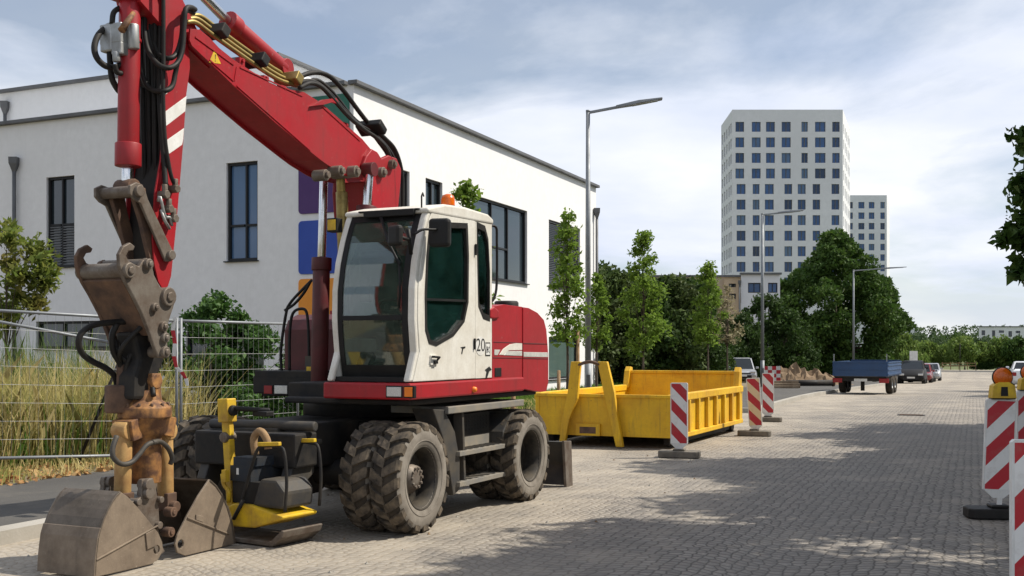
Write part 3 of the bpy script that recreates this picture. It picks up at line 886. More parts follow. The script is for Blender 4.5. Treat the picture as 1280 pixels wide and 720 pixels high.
mb.quad((*CO.xy, BH - .02), (*q[0].xy, BH - .02), (*q[1].xy, BH - .02), (*q[2].xy, BH - .02))
mb.build('wall', 'plaster', wb, fix=False)
def coping(a, b_, z, nrm, name='roof_edge'):
    mb = MB(); mb.beam(a + nrm * .02 + Vector((0, 0, z + .05)), b_ + nrm * .02 + Vector((0, 0, z + .05)), .26, .10); return mb.build(name, 'roof metal', wb, .01)
coping(CO - dR * .1, CO + dR * (uend + .05), BH, nR); coping(CO + dL * .17, CO + dL * LL, BH, nL)
# set-back upper storey
C2 = CO + dR * 3.2; u2, _ = on_plane(345, 70, C2, dL); C2 = C2 + dL * u2
z2 = CAMZ + (HZ - 97) / FPX * (C2.y + dL.y * on_plane(150, 97, C2, dL)[0])
mb = MB(); facade(mb, C2, dR, nR, uend - 6, BH - .05, z2, [], .1); facade(mb, C2, dL, nL, LL - u2, BH - .05, z2, [], .1)
e1 = [C2 + dR * (uend - 6), C2 + dR * (uend - 6) + dL * (LL - u2), C2 + dL * (LL - u2)]
mb.quad((*C2.xy, z2 - .02), (*e1[0].xy, z2 - .02), (*e1[1].xy, z2 - .02), (*e1[2].xy, z2 - .02))
mb.build('upper_storey', 'plaster', wb, fix=False)
coping(C2 - dR * .1, e1[0], z2, nR); coping(C2 + dL * .17, e1[2], z2, nL)
window(wb, CO, dR, nR, RW[0], .16, (.5,), ())
window(wb, CO, dR, nR, RW[1], .16, (.5,), ())
window(wb, CO, dR, nR, RW[2], .16, (.36, .66), ((.36, .66, .42), (0, .36, .42)))
w4 = window(wb, CO, dR, nR, RW[3], .16, (.52,), (), blind=(.0, 1.0, RW[3][2] + .05), lab='window with closed grey slatted blind')
window(wb, CO, dR, nR, RW[4], .16, (.72,), (), 'green pane')
window(wb, CO, dL, nL, LW[0], .16, (.5,), ((0, .5, .47), (.5, 1, .47)), blind=(.06, .94, LW[0][2] + .0) if False else None)
window(wb, CO, dL, nL, LW[1], .16, (.42,), ((0, .42, .36), (.42, 1, .36)), 'blue pane')
window(wb, CO, dL, nL, LW[2], .16, (.33, .66), ())
window(wb, CO, dL, nL, LW[3], .16, (.5,), ())
# half-drawn blind in the left window
a, b_, c, e = LW[0]; mb = MB(); z = c + .08
while z < c + (e - c) * .45:
    for f0, f1 in ((.08, .46), (.56, .93)):
        p0, p1 = CO + dL * (a + (b_ - a) * f0) - nL * .085, CO + dL * (a + (b_ - a) * f1) - nL * .085
        mb.beam(p0 + Vector((0, 0, z)), p1 + Vector((0, 0, z)), .03, .04)
    z += .075
mb.build('blind', 'blind grey', wb)
uu, zz = on_plane(741, 262, CO, dR); downpipe(wb, CO + dR * (uend - .25) + nR * .12, .1, CAMZ + (HZ - 262) / FPX * 44.6)
for px, py, off, zb in ((22, 200, .12, .1),):
    uu, zz = on_plane(px, py, CO, dL); downpipe(wb, CO + dL * uu + nL * off, zb, zz)
uu, zz = on_plane(10, 130, C2, dL); downpipe(wb, C2 + dL * uu + nL * .12, BH + .02, zz)
# coloured panels on the shaded facade next to the corner
for nm, mt, y0, y1, lb in (('green', 'green panel', 117, 190, 'dark green panel highest on the shaded wall under the roof edge'),
                           ('purple', 'purple panel', 196, 265, 'purple panel on the shaded wall above the blue one'),
                           ('blue', 'blue panel', 272, 341, 'blue panel with rounded corner on the shaded wall below the purple one'),
                           ('orange', 'orange panel', 345, 412, 'orange panel lowest on the shaded wall beside the excavator cab')):
    ua, za = on_plane(437, (y0 + y1) / 2, CO, dL); ub, _ = on_plane(374, y0, CO, dL)
    yy = CO.y + dL.y * (ua + ub) / 2
    z1, z0 = CAMZ - (y0 + 3 - HZ) / FPX * yy, CAMZ - (y1 + 1 - HZ) / FPX * yy
    rr = .10; pts = []
    for cx_, cz_, a0 in ((ub - rr, z1 - rr, 0), (ua + rr, z1 - rr, 90), (ua + rr, z0 + rr, 180), (ub - rr, z0 + rr, 270)):
        for kk in range(5):
            an = R(a0 + kk * 22.5); pts.append((cx_ + rr * math.cos(an), cz_ + rr * math.sin(an)))
    mb = MB(); mb.poly(pts, lambda u, z: CO + dL * u + nL * .005 + Vector((0, 0, z)), tuple(nL * .03))
    tag(mb.build('wall_panel', mt), lb, 'panel', 'coloured panels on the shaded wall')

# ---- white tower blocks
def tower(label, cx, tops, floors, colsets, Yf, pl, pr, ybase_floor, step, hwin, side=True, cat='tower block'):
    """front face between photo columns pl and pr at distance Yf; the two flanks spread backwards"""
    t = thing('tower_block', label, cat, (0, 0, 0))
    k = Yf / FPX
    FL, FR = W(pl, HZ, Yf), W(pr, HZ, Yf); FL.z = FR.z = 0
    H = CAMZ + (HZ - tops) * k
    BL, BR = cx
    d = (FR - FL).normalized(); n = Vector((0, -1, 0)); Lh = (FR - FL).length
    rects = []
    for i in range(floors):
        zc = CAMZ + (HZ - (ybase_floor + step * i)) * k
        for x0, x1 in colsets(i):
            rects.append(((x0 - pl) * k, (x1 - pl) * k, zc - hwin * k / 2, zc + hwin * k / 2))
    rects = [r for r in rects if r[2] > .5]
    mb = MB(); facade(mb, FL, d, n, Lh, -2, H, rects, .3)
    for a, b_ in ((FR, BR), (BR, BL), (BL, FL)):
        if side and (a, b_) != (BR, BL):
            dd = (b_ - a); l = dd.length; dd = dd / l; nn = Vector((dd.y, -dd.x, 0))
            rs = []
            for i in range(floors):
                zc = CAMZ + (HZ - (ybase_floor + step * i)) * k
                if zc - hwin * k / 2 < .5: continue
                for f in (.12, .32, .52, .72, .88): rs.append((l * f - .7, l * f + .7, zc - hwin * k / 2, zc + hwin * k / 2))
            facade(mb, a, dd, nn, l, -2, H, rs, .3)
            ms = MB()
            for r in rs:
                ms.poly([(r[0], r[2]), (r[1], r[2]), (r[1], r[3]), (r[0], r[3])], lambda u, z: a + dd * u - nn * .25 + Vector((0, 0, z)), tuple(-nn * .03))
            so = ms.build('flank_glazing', 'blue pane', t); so['kind'] = 'stuff'
        else:
            mb.quad((*a.xy, -2), (*b_.xy, -2), (*b_.xy, H), (*a.xy, H))
    mb.add([(*p.xy, H - .4) for p in (FL, FR, BR, BL)], [(0, 1, 2, 3)])
    mb.build('wall', 'tower concrete', t, fix=False)
    for r in rects[:98]:
        wd = MB(); pt = lambda u, z, q: FL + d * u - n * q + Vector((0, 0, z))
        wd.poly([(r[0], r[2]), (r[1], r[2]), (r[1], r[3]), (r[0], r[3])], lambda u, z: pt(u, z, .27), tuple(-n * .03))
        wd.m(1)
        for f in ((.5,) if r[1] - r[0] < 5.5 * k * 1.2 else (.5,)):
            u = r[0] + (r[1] - r[0]) * f
            wd.beam(pt(u, r[2], .22), pt(u, r[3], .22), .14, .08, n)
        for u in (r[0] + .06, r[1] - .06): wd.beam(pt(u, r[2], .22), pt(u, r[3], .22), .12, .08, n)
        wd.build('window', ['blue pane', 'blind grey'], t)
    return t
z = lambda a: [(880 + x / 3.43, 880 + y / 3.43) for x, y in a]
up = z([(135, 172), (205, 243), (266, 304), (333, 372), (418, 445), (476, 521), (550, 582)])
lo = z([(140, 178), (209, 238), (261, 299), (345, 378), (402, 436), (466, 498), (547, 580)])
BLp, BRp = W(901.5, HZ, 224), W(1062.5, HZ, 228); BLp.z = BRp.z = 0
tower('tall white tower block with a grid of blue windows behind the trees', (BLp, BRp), 137, 12, lambda i: up if i < 4 else lo, 209, 915.5, 1053.5, 158.5, 19.45, 12.4)
sm = [(1061.8, 1066), (1073, 1080.5), (1086, 1093), (1100.5, 1106)]
BLp, BRp = W(1045, HZ, 330), W(1112, HZ, 330); BLp.z = BRp.z = 0
tower('lower white tower block half hidden behind the tall one', (BLp, BRp), 244, 8, lambda i: sm, 310, 1040, 1108.5, 256.5, 13.1, 8, side=False)

# ---- low buildings in the background
def block(name, label, x0, x1, ytop, Y, depth, mat, wins, frame='frame grey', glassm='pane', roofm='roof metal', kink=None):
    t = thing(name, label, 'building', (0, 0, 0)); k = Y / FPX
    A, B_ = W(x0, HZ, Y), W(x1, HZ, Y); A.z = B_.z = 0
    H = CAMZ + (HZ - ytop) * k; d = (B_ - A).normalized(); n = Vector((0, -1, 0)); Lh = (B_ - A).length
    rects = [((a - x0) * k, (c - x0) * k, CAMZ + (HZ - e) * k, CAMZ + (HZ - b_) * k) for a, b_, c, e in wins]
    mb = MB(); facade(mb, A, d, n, Lh, -2, H, rects, .2)
    bk = (A if x1 > 1200 else (A + B_) / 2).normalized() * depth
    for p, q in ((B_, B_ + bk), (B_ + bk, A + bk), (A + bk, A)): mb.quad((*p.xy, -2), (*q.xy, -2), (*q.xy, H), (*p.xy, H))
    mb.add([(*p.xy, H - .02) for p in (A, B_, B_ + bk, A + bk)], [(0, 1, 2, 3)])
    mb.build('wall', mat, t, fix=False)
    mb = MB(); mb.beam(A + Vector((-.1, -.05, H + .06)), B_ + Vector((.1, -.05, H + .06)), .35, .16); mb.build('roof_edge', roofm, t)
    for r in rects: window(t, A, d, n, r, .2, (.5,), (), glassm, False, .06)
    return t
block('apartment_building', 'low cream building with flat roof rising just above the dark hedge', 812, 905, 346, 95, 12, 'cream plaster', [(832, 362, 843, 372), (858, 362, 869, 372), (884, 362, 895, 372)])
block('apartment_building', 'orange plastered building part with small windows beside the grey downpipe', 905, 926, 346, 93, 12, 'orange plaster', [(911, 354.5, 920, 359), (911, 367, 920, 374)])
w_ = block('apartment_building', 'white house front with blue double window left of the middle lamp post', 926.3, 975, 343, 92, 12, 'tower concrete', [(935, 353.5, 951, 366), (960, 353.5, 972, 366)], glassm='blue pane')
downpipe(w_, W(924.5, HZ, 91.8), .1, 7.2, True, .08)
block('apartment_building', 'white apartment block with balconies right of the great tree', 1112, 1143, 402.5, 250, 18, 'tower concrete',
      [(1118, 408, 1124, 413), (1131, 407, 1136, 414), (1118, 418, 1124, 423), (1131, 418, 1136, 425)])
bb = block('apartment_building', 'long pale flat roofed block above the trees at the right edge', 1223.5, 1330, 408.5, 235, 18, 'tower concrete',
      [(1227, 413, 1231.5, 419), (1240, 413, 1244, 421), (1248.5, 413, 1255, 416), (1260.5, 414, 1265, 421), (1269.5, 413.5, 1275.5, 416.5), (1260, 425, 1265, 432), (1270, 424, 1275.5, 427.5), (1227, 425, 1231, 431),
       (1240, 425, 1244, 432), (1249, 424, 1255, 428), (1284, 414, 1290, 420), (1298, 414, 1304, 420)])

# ---- woodland at the horizon and the nearer trees before it
cs, rs = [], []
rr = random.Random(5)
for i in range(170):
    px = rr.uniform(1105, 1420); Y = rr.uniform(300, 350)
    k = Y / FPX; zt_ = CAMZ + (HZ - rr.uniform(408, 416)) * k
    for j in range(4):
        q = W(px + rr.uniform(-4, 4), HZ, Y); cs.append((q.x, q.y, zt_ * (.25 + .25 * j))); rs.append(1.9 - .3 * j)
for i in range(60):
    q = W(rr.uniform(640, 1100), HZ, rr.uniform(250, 300))
    for j in range(3): cs.append((q.x, q.y, 1.5 + 1.6 * j)); rs.append(2.0)
for px, py in ((1147, 409), (1156, 408), (1167, 411), (1183, 406), (1196, 408), (1209, 410), (1217, 407), (1176, 411)):   # pointed firs
    Y = 298; k = Y / FPX; zt_ = CAMZ + (HZ - py) * k; q = W(px, HZ, Y)
    for j in range(9): cs.append((q.x, q.y, zt_ - .35 - j * .5)); rs.append(.16 + .13 * j)
tag(leaves_mesh('distant_woodland', clump_points(cs, rs, 26000, .3), .7, 'fir leaves', None, .2), 'dark wood of firs and broad trees along the horizon', 'woodland', kind='stuff')
far = [ # px, Y, height px top, half width, mat, label
    (1128, 122, 415, 1.6, 'far leaves', 'green tree in front of the white apartment block beside the great tree'),
    (1150, 140, 414, 2.4, 'fir leaves', 'dark round tree left of the centre of the far trees'),
    (1166, 118, 426, 1.7, 'far leaves', 'light green tree above the parked red car'),
    (1187, 150, 414, 2.6, 'maple leaves', 'dark broad tree in the middle of the far trees'),
    (1206, 115, 418, 1.6, 'far leaves', 'yellowish green tree left of the dark cut hedge'),
    (1229, 118, 419, 1.5, 'fir leaves', 'dark pointed tree before the left end of the long pale block'),
    (1250, 116, 420, 1.7, 'far leaves', 'light green tree before the middle of the long pale block'),
    (1277, 114, 418, 1.5, 'maple leaves', 'green tree at the right edge before the long pale block'),
    (1142, 105, 442, 1.0, 'far leaves', 'small pale green tree behind the parked black car')]
for i, (px, Y, yt, w, mt, lb) in enumerate(far):
    Y *= 1.5; w *= 1.5
    p = W(px, HZ, Y); h = CAMZ + (HZ - yt) * Y / FPX
    tree('park_tree', lb, 'tree', (p.x, p.y, 0), h, h * .3, .1, oval(w * 1.25), 24, w * .45, 5200, .36, mt, 200 + i, 'trees in the park beyond the far junction', z0=h * .3, hollow=.35)
for i, (x0, x1, yt, Y, mt, lb) in enumerate(((1217, 1241, 454, 172, 'dark leaves', 'dark clipped hedge behind the far junction'), (1241, 1284, 451.5, 173, 'far leaves', 'bright yellow green clipped hedge behind the far junction'))):
    A, B_ = W(x0, HZ, Y), W(x1, HZ, Y); h = CAMZ + (HZ - yt) * Y / FPX + 1.5
    mb = [((A.x + (B_.x - A.x) * a, A.y + b_, -1.45 + h * c)) for a in np.linspace(.03, .97, 15) for b_ in (0, .8) for c in (.3, .75)]
    o = leaves_mesh('clipped_hedge', clump_points(mb, [.50] * len(mb), 6000, .4), .2, mt)
    tag(o, lb, 'hedge')

# ================================================================== the wheeled excavator
PH = R(25)
XF = Vector((-math.sin(PH), -math.cos(PH), 0)); XL = Vector((math.cos(PH), -math.sin(PH), 0))   # forward, its left
XC = Vector((-1.53, 11.59, 0))
ex = thing('wheeled_excavator', 'red and white wheeled excavator with raised boom and clamshell grab standing on the parking strip', 'excavator', XC, math.atan2(XF.y, XF.x))
def E(px, py, yl):
    """point of the machine, in its own axes, seen at a photo point and yl metres left of its middle plane"""
    bx_, by_ = XC.x + XL.x * yl, XC.y + XL.y * yl; k = (px - 640) / FPX
    x = (k * by_ - bx_) / (XF.x - k * XF.y); Y = by_ + XF.y * x
    return Vector((x, yl, CAMZ - (py - HZ) / FPX * Y))
def E2(px, py, yl): q = E(px, py, yl); return (q.x, q.z)
def EX(px, py, x):
    bx_, by_ = XC.x + XF.x * x, XC.y + XF.y * x; k = (px - 640) / FPX
    y = (k * by_ - bx_) / (XL.x - k * XL.y); Y = by_ + XL.y * y
    return Vector((x, y, CAMZ - (py - HZ) / FPX * Y))
def side(pts, yl): return [E2(px, py, yl) for px, py in pts]
def plate(mb, pts, y0, y1, holes=()):
    """outline in (x, z), from y0 to y1"""
    return mb.poly(pts, lambda x, z: (x, y0, z), (0, y1 - y0, 0), holes)
def pin(mb, x, z, y0, y1, r, n=14): return mb.cyl((x, y0, z), (x, y1, z), r, n)
def eb(mb, name, mats, bevel=0, **k): return mb.build(name, mats, ex, bevel, **k)

# ---- wheels
WR = .505
def tyre_mesh(w):
    mb = MB(); h = w / 2; r = WR - .03
    prof = [(.27, -h * .72), (.30, -h * .92), (.36, -h * 1.0), (.42, -h * .98), (.452, -h * .86), (r, -h * .70), (r + .004, -h * .3), (r + .005, 0),
            (r + .004, h * .3), (r, h * .70), (.452, h * .86), (.42, h * .98), (.36, h), (.30, h * .92), (.27, h * .72)]
    mb.m(0).lathe(prof[4:11], (0, 0, 0), (0, 1, 0), 48)
    mb.m(1).lathe(prof[:5], (0, 0, 0), (0, 1, 0), 48); mb.lathe(prof[10:], (0, 0, 0), (0, 1, 0), 48)
    mb.lathe([(.333, h * .985), (.338, h * 1.02), (.343, h * .985)], (0, 0, 0), (0, 1, 0), 48)
    mb.m(2); N = 19
    for i in range(N):
        for sgn in (-1, 1):
            a0 = 2 * math.pi * (i + (.5 if sgn > 0 else 0)) / N
            # a slanted bar from the middle to the shoulder and down the shoulder
            sec = []
            for (u, r0, r1, wa, da) in ((-.04, r - .01, WR - .004, .040, .0), (.45, r - .01, WR, .046, .075), (.86, r - .022, WR - .012, .050, .15), (1.0, .425, .472, .046, .175)):
                a = a0 + da; yy = sgn * h * u
                for rr_, ws in ((r0, wa * 1.15), (r1, wa)):
                    for q in (-1, 1):
                        th = a + q * ws / WR
                        sec.append((rr_ * math.cos(th), yy, rr_ * math.sin(th)))
            o = []
            for s in range(3):
                b_ = s * 4
                o += [(b_ + 2, b_ + 3, b_ + 7, b_ + 6), (b_, b_ + 2, b_ + 6, b_ + 4), (b_ + 1, b_ + 5, b_ + 7, b_ + 3)]
            o += [(0, 1, 3, 2), (12, 14, 15, 13)]
            mb.add(sec, o)
    return mb
def rim_mesh(w, deep, out):
    """out = side (+1 or -1) of the open face"""
    mb = MB(); h = w / 2
    mb.m(0).lathe([(.275, -h * .74), (.262, -h * .70), (.255, -h * .3), (.25, h * .2), (.262, h * .68), (.285, h * .80), (.292, h * .86), (.282, h * .90), (.27, h * .82)], (0, 0, 0), (0, out, 0), 40)
    mb.lathe([(.252, h * .75 - deep), (.12, h * .75 - deep), (.115, h * .75 - deep + .02)], (0, 0, 0), (0, out, 0), 40)
    return mb
wheel_root = bpy.data.objects.new('wheel', None); COL.objects.link(wheel_root)
def make_wheel(x, y, w, deep, hub, rot):
    wr = bpy.data.objects.new('wheel', None); COL.objects.link(wr); wr.parent = ex; wr.location = (x, y, WR - .012)
    ty = bpy.data.objects.new('tyre', TY); COL.objects.link(ty); ty.parent = wr; ty.rotation_euler = (0, rot, 0)
    ri = rim_mesh(w, deep, 1 if y > 0 else -1).build('rim', 'rim paint', wr)
    if hub:
        s = 1 if y > 0 else -1; mb = MB()
        mb.lathe([(.15, .0), (.145, .05), (.115, .065), (.108, .10), (.04, .105), (.001, .105)], (0, s * (w / 2 * .75 - deep), 0), (0, s, 0), 24)
        for k in range(10):
            a = k * 2 * math.pi / 10
            mb.cyl((.085 * math.cos(a), s * (w / 2 * .75 - deep + .09), .085 * math.sin(a)), (.085 * math.cos(a), s * (w / 2 * .75 - deep + .122), .085 * math.sin(a)), .013, 6)
        mb.build('hub', 'worn steel', wr)
    return wr
bpy.data.objects.remove(wheel_root)
tmp = tyre_mesh(.285).build('tyre', ['tyre rubber', 'dusty tyre wall', 'lug rubber'])
TY = tmp.data; bpy.data.objects.remove(tmp)
AXF, AXR = 1.11, -1.27
for x, hub in ((AXF, True), (AXR, False)):
    for s in (1, -1):
        make_wheel(x, 1.20 if s > 0 else -1.14, .285, .15 if hub else .17, hub, random.random())
        make_wheel(x, .885 if s > 0 else -.825, .285, .1, False, random.random())

# ---- undercarriage
mb = MB()
mb.bx(-1.75, 1.62, -.42, .42, .58, .98)
for x in (AXF, AXR):
    mb.cyl((x, -.95, WR), (x, .95, WR), .12, 16); mb.lathe([(.001, -.24), (.2, -.2), (.26, 0), (.2, .2), (.001, .24)], (x, 0, WR), (0, 1, 0), 20)
mb.bx(-.75, .75, -.62, .62, .62, .95)
mb.bx(1.62, 1.95, -.55, .55, .62, .92)
eb(mb, 'chassis', 'dark metal', .02)
mb = MB(); mb.cyl((0, 0, .97), (0, 0, 1.2), .62, 40); eb(mb, 'slewing_ring', 'dark metal')
# support arms and mudguard deck over the front axle
mb = MB(); mb.cyl((1.78, -.50, .97), (1.72, .60, .97), .045, 14); mb.bx(1.50, 1.85, -.5, .52, .80, .845); mb.bx(1.55, 1.8, -.35, .25, .845, .95)
eb(mb, 'front_deck', 'grey metal', .012)
for s in (-.45, .45):
    mb = MB(); mb.poly([(1.6, .80), (1.85, .78), (1.98, .5), (1.9, .32), (1.78, .45), (1.6, .55)], lambda x, z: (x, s - .05, z), (0, .1, 0))
    mb.cyl((1.72, s, .9), (1.92, s, .45), .045, 12); eb(mb, 'support_arm', 'grey metal', .01)
# side steps, guards and toolbox between the left wheels
xa, xb = E(566, 510, 1.2).x, E(650, 510, 1.2).x
mb = MB()
gpts = side([(541, 511), (556, 512), (569, 540), (575, 575), (575, 612), (567, 620), (560, 575), (553, 545)], 1.20)
plate(mb, gpts, .97, 1.20); eb(mb, 'front_mudguard', 'grey metal', .01)
mb = MB()
gpts = side([(652, 511), (648, 518), (634, 545), (632, 560), (628, 560), (629, 540), (640, 516)], 1.20)
plate(mb, gpts, .62, 1.20); eb(mb, 'rear_mudguard', 'grey metal', .01)
mb = MB(); p, q = E(556, 511, 1.2), E(651, 507, 1.2); mb.bx(q.x, p.x, .60, 1.24, p.z - .05, p.z + .02); eb(mb, 'side_rail', 'step metal', .008)
z0_, z1_ = E(600, 543, 1.1).z, E(600, 516, 1.1).z
xp0, xp1 = E(574, 530, 1.1).x, E(617, 530, 1.1).x
mb = MB(); mb.bx(xp1, xp0, .60, 1.05, E(600, 556, 1.1).z - .02, z1_)
mb.m(1)
for r_ in range(4):
    for c_ in range(11):
        xx = xp1 + .06 + (xp0 - xp1 - .12) * c_ / 10; zz = z0_ + .06 + (z1_ - z0_ - .1) * r_ / 3
        mb.box((xx, 1.051, zz), (.028, .006, .016))
mb.m(2).bx(xp1 + .02, xp0 - .02, 1.0, 1.056, E(600, 556, 1.1).z, z0_ - .01)
eb(mb, 'toolbox', ['dark metal', 'black plastic', 'step metal'])
for (ya, yb) in ((556, 565), (590, 604)):
    p, q = E(575, yb, 1.24), E(637, ya + 4, 1.24); zt_ = E(606, (ya + yb) / 2, 1.24).z
    mb = MB(); mb.bx(q.x, p.x, .92, 1.24, zt_ - .035, zt_ + .01)
    mb.m(1)
    for k in range(9): mb.bx(q.x + .04 + (p.x - q.x - .1) * k / 8 - .02, q.x + .04 + (p.x - q.x - .1) * k / 8 + .02, .95, 1.21, zt_ + .012, zt_ + .018)
    eb(mb, 'step', ['step metal', 'grey metal'], .004)
p0, p1 = E(573, 512, 1.15), E(576, 604, 1.15); q0, q1 = E(641, 512, 1.15), E(634, 592, 1.15)
for a, b_ in ((p0, p1), (q0, q1)):
    mb = MB(); mb.beam(a, b_, .04, .10, (0, 1, 0)); eb(mb, 'step_bracket', 'grey metal', .005)
# dozer blade behind the rear wheels
bt, bb_ = E(705, 552, 1.2), E(708, 612, 1.2)
mb = MB(); prof = [(bt.x + .05, bt.z), (bt.x - .03, bt.z), (bb_.x - .12, (bt.z + bb_.z) / 2), (bb_.x - .02, max(.02, bb_.z)), (bb_.x + .06, max(.02, bb_.z)), (bb_.x - .03, (bt.z + bb_.z) / 2)]
plate(mb, prof, -1.2, 1.2); eb(mb, 'dozer_blade', 'grey metal', .006)
mb = MB()
for s in (-.5, .5): mb.beam((-1.7, s, .72), (bt.x + .0, s, .35), .12, .16)
eb(mb, 'blade_arm', 'dark metal', .01)
# tie bracket lying over the blade top edge
mb = MB(); e_ = side([(703, 551), (712, 551), (714, 612), (706, 612)], 1.21); plate(mb, e_, 1.2, 1.235); eb(mb, 'blade_end_plate', 'worn steel', .006)

# ---- upper frame (the red belt), lights, counterweight and hood
zb0, zb1 = 1.195, 1.345
xr = E(685, 486, 1.27).x
mb = MB()
mb.m(0).bx(E(654, 488, 1.27).x, 1.265, .36, 1.285, zb0, zb1)
mb.m(1).bx(-1.75, .1, -1.24, .355, zb0 - .05, zb1); mb.bx(.1, .9, -.30, .355, zb0 - .05, zb1 - .02); mb.bx(.1, .24, -1.24, -.3, zb0 - .02, zb1 + .02)
mb.bx(-1.7, 1.1, -.2, 1.2, zb0 - .06, zb0 - .002)
eb(mb, 'slewing_frame', ['red paint', 'dark metal'], .018)
def lamp(y0, y1, z0, z1, x, m_, nm='headlight'):
    mb = MB(); mb.bx(x - .03, x + .012, y0 - .015, y1 + .015, z0 - .012, z1 + .012); mb.m(1).bx(x + .0125, x + .022, y0, y1, z0, z1)
    return eb(mb, nm, ['black plastic', m_], .004)
a, b_ = EX(484, 497, 1.265), EX(502, 483, 1.265); lamp(a.y, b_.y, zb0 + .03, zb1 - .035, 1.255, 'lamp clear')
a, b_ = EX(506, 497, 1.265), EX(516, 483, 1.265); lamp(a.y, b_.y, zb0 + .03, zb1 - .035, 1.255, 'amber plastic', 'turn_signal')
a, b_ = EX(344, 492, .24), EX(360, 482, .24); lamp(a.y, b_.y, a.z, b_.z, .235, 'lamp clear')
a, b_ = EX(331, 492, .24), EX(341, 482, .24); lamp(a.y, b_.y, a.z, b_.z, .235, 'tail red', 'turn_signal')
mb = MB(); p = E(592, 487, 1.285); mb.lathe([(.001, .03), (.025, .028), (.03, .0)], p, (0, 1, 0), 14); eb(mb, 'marker_lamp', 'amber plastic')
# tail: counterweight and engine hood, rounded outline
cw = side([(654, 486), (654, 384), (661, 385), (672, 391), (680, 400), (683, 412), (684.5, 430), (685.5, 446), (685.5, 478), (683, 489), (676, 490)], 1.27)
mb = MB(); mb.m(0); plate(mb, cw, -1.23, 1.27)
s0, s1 = E2(655, 443, 1.274), E2(684, 443, 1.274)
st_ = [E2(654.5, 440, 1.272), E2(684.5, 440.5, 1.272), E2(685, 446.5, 1.272), E2(654.5, 446, 1.272)]
mb.m(1); plate(mb, st_, 1.268, 1.2745)
ln = [E2(654.5, 447, 1.272), E2(685.3, 448, 1.272), E2(685.3, 449, 1.272), E2(654.5, 448.5, 1.272)]
mb.m(2); plate(mb, ln, 1.268, 1.2745)
ln = [E2(654.5, 428.5, 1.272), E2(684.3, 429.5, 1.272), E2(684.3, 430.5, 1.272), E2(654.5, 430, 1.272)]
plate(mb, ln, 1.268, 1.2745)
eb(mb, 'counterweight', ['red paint', 'lamp clear', 'dark red paint'], .05, seg=3)
hd = side([(615.5, 476), (615, 392), (617, 383), (630, 380.5), (653, 383.5), (653, 476)], 1.26)
mb = MB(); mb.m(0); plate(mb, hd, -.4, 1.26)
mb.m(1)                                                    # pale swoosh and band
plate(mb, side([(624, 443.5), (629, 436), (637, 430.5), (645, 429), (652.5, 429.3), (652.5, 437.5), (636, 438), (629, 443.8)], 1.262), 1.258, 1.2645)
mb.m(4); plate(mb, side([(618, 437), (625.5, 437.2), (622, 444), (618, 444)], 1.262), 1.258, 1.2645); plate(mb, side([(629.5, 444), (634, 439), (652.5, 438.6), (652.5, 445)], 1.262), 1.258, 1.2645)
mb.m(2); plate(mb, side([(617, 427), (652.5, 428.3), (652.5, 429.2), (617, 428)], 1.262), 1.258, 1.2645); plate(mb, side([(616, 446.5), (652.5, 447.2), (652.5, 448.2), (616, 447.6)], 1.262), 1.258, 1.2645)
plate(mb, side([(616, 474.5), (652.5, 475), (652.5, 476.6), (616, 476.6)], 1.262), 1.258, 1.2645)
mb.m(3); plate(mb, side([(618.5, 460), (626.5, 459.5), (626.5, 470.5), (618.5, 471)], 1.262), 1.258, 1.266)
hood = eb(mb, 'engine_hood', ['red paint', 'cab white paint', 'dark red paint', 'black plastic', 'lamp clear'], .028, seg=3)
fa = side([(614.5, 386), (620, 383), (626, 388), (626.5, 398), (620, 399), (614.5, 398)], 1.3)
mb = MB(); plate(mb, fa, .9, 1.285); eb(mb, 'hood_scoop', 'red paint', .02, seg=3)
p = E(633, 382, 1.0); mb = MB(); mb.lathe([(.001, .05), (.12, .05), (.135, .03), (.135, -.05)], p, (0, 0, 1), 20); eb(mb, 'filler_cap', 'dark metal')
# right-hand hood (its shade put into a darker red paint) with handrails
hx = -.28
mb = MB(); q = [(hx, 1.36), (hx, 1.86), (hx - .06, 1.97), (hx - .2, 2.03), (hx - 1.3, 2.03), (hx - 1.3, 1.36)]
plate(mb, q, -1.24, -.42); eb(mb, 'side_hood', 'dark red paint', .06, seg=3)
mb = MB(); mb.bx(hx + .002, .24, -1.22, -.42, 1.345, 1.42); eb(mb, 'catwalk', 'dark metal', .01)
for pts in (((353, 474), (351, 440), (357, 395), (362, 380), (378, 362), (390, 350)), ((362, 470), (362, 420), (366, 392), (378, 386), (384, 394), (386, 430), (386, 478)), ((356, 388), (368, 380), (380, 366), (388, 352))):
    mb = MB(); mb.tube([EX(x, y, .12) for x, y in pts], .016, 8, smooth=4); eb(mb, 'handrail', 'black plastic')
a, b_ = EX(382, 475, .15), EX(392, 445, .15); mb = MB(); mb.bx(.10, .16, a.y, b_.y, a.z, b_.z); mb.m(1).bx(.161, .164, a.y + .02, b_.y - .02, a.z + .06, a.z + .14); eb(mb, 'label_box', ['grey metal', 'bright yellow paint'])

# ---- cab
yo, yi = 1.275, .39                                   # left and right side of the cab
front = side([(525, 479), (520.5, 440), (518, 400), (518.5, 360), (522, 325), (527, 298), (532.5, 274), (536, 264)], yo)
zt0 = E(600, 268, yo).z
rear_x = E(615, 400, yo).x
roof_z = 2.99
cab_out = [(1.255, zb1 + .004)] + front[1:7] + [(front[7][0], roof_z - .06)] + [(rear_x, roof_z - .06), (rear_x, zb1 + .004)]
fz = lambda z_: np.interp(z_, [p[1] for p in front], [p[0] for p in front])
# floor, rear wall, roof
mb = MB(); mb.m(1); mb.bx(rear_x, 1.2, yi, yo - .03, zb1 + .004, zb1 + .06)
mb.m(0)
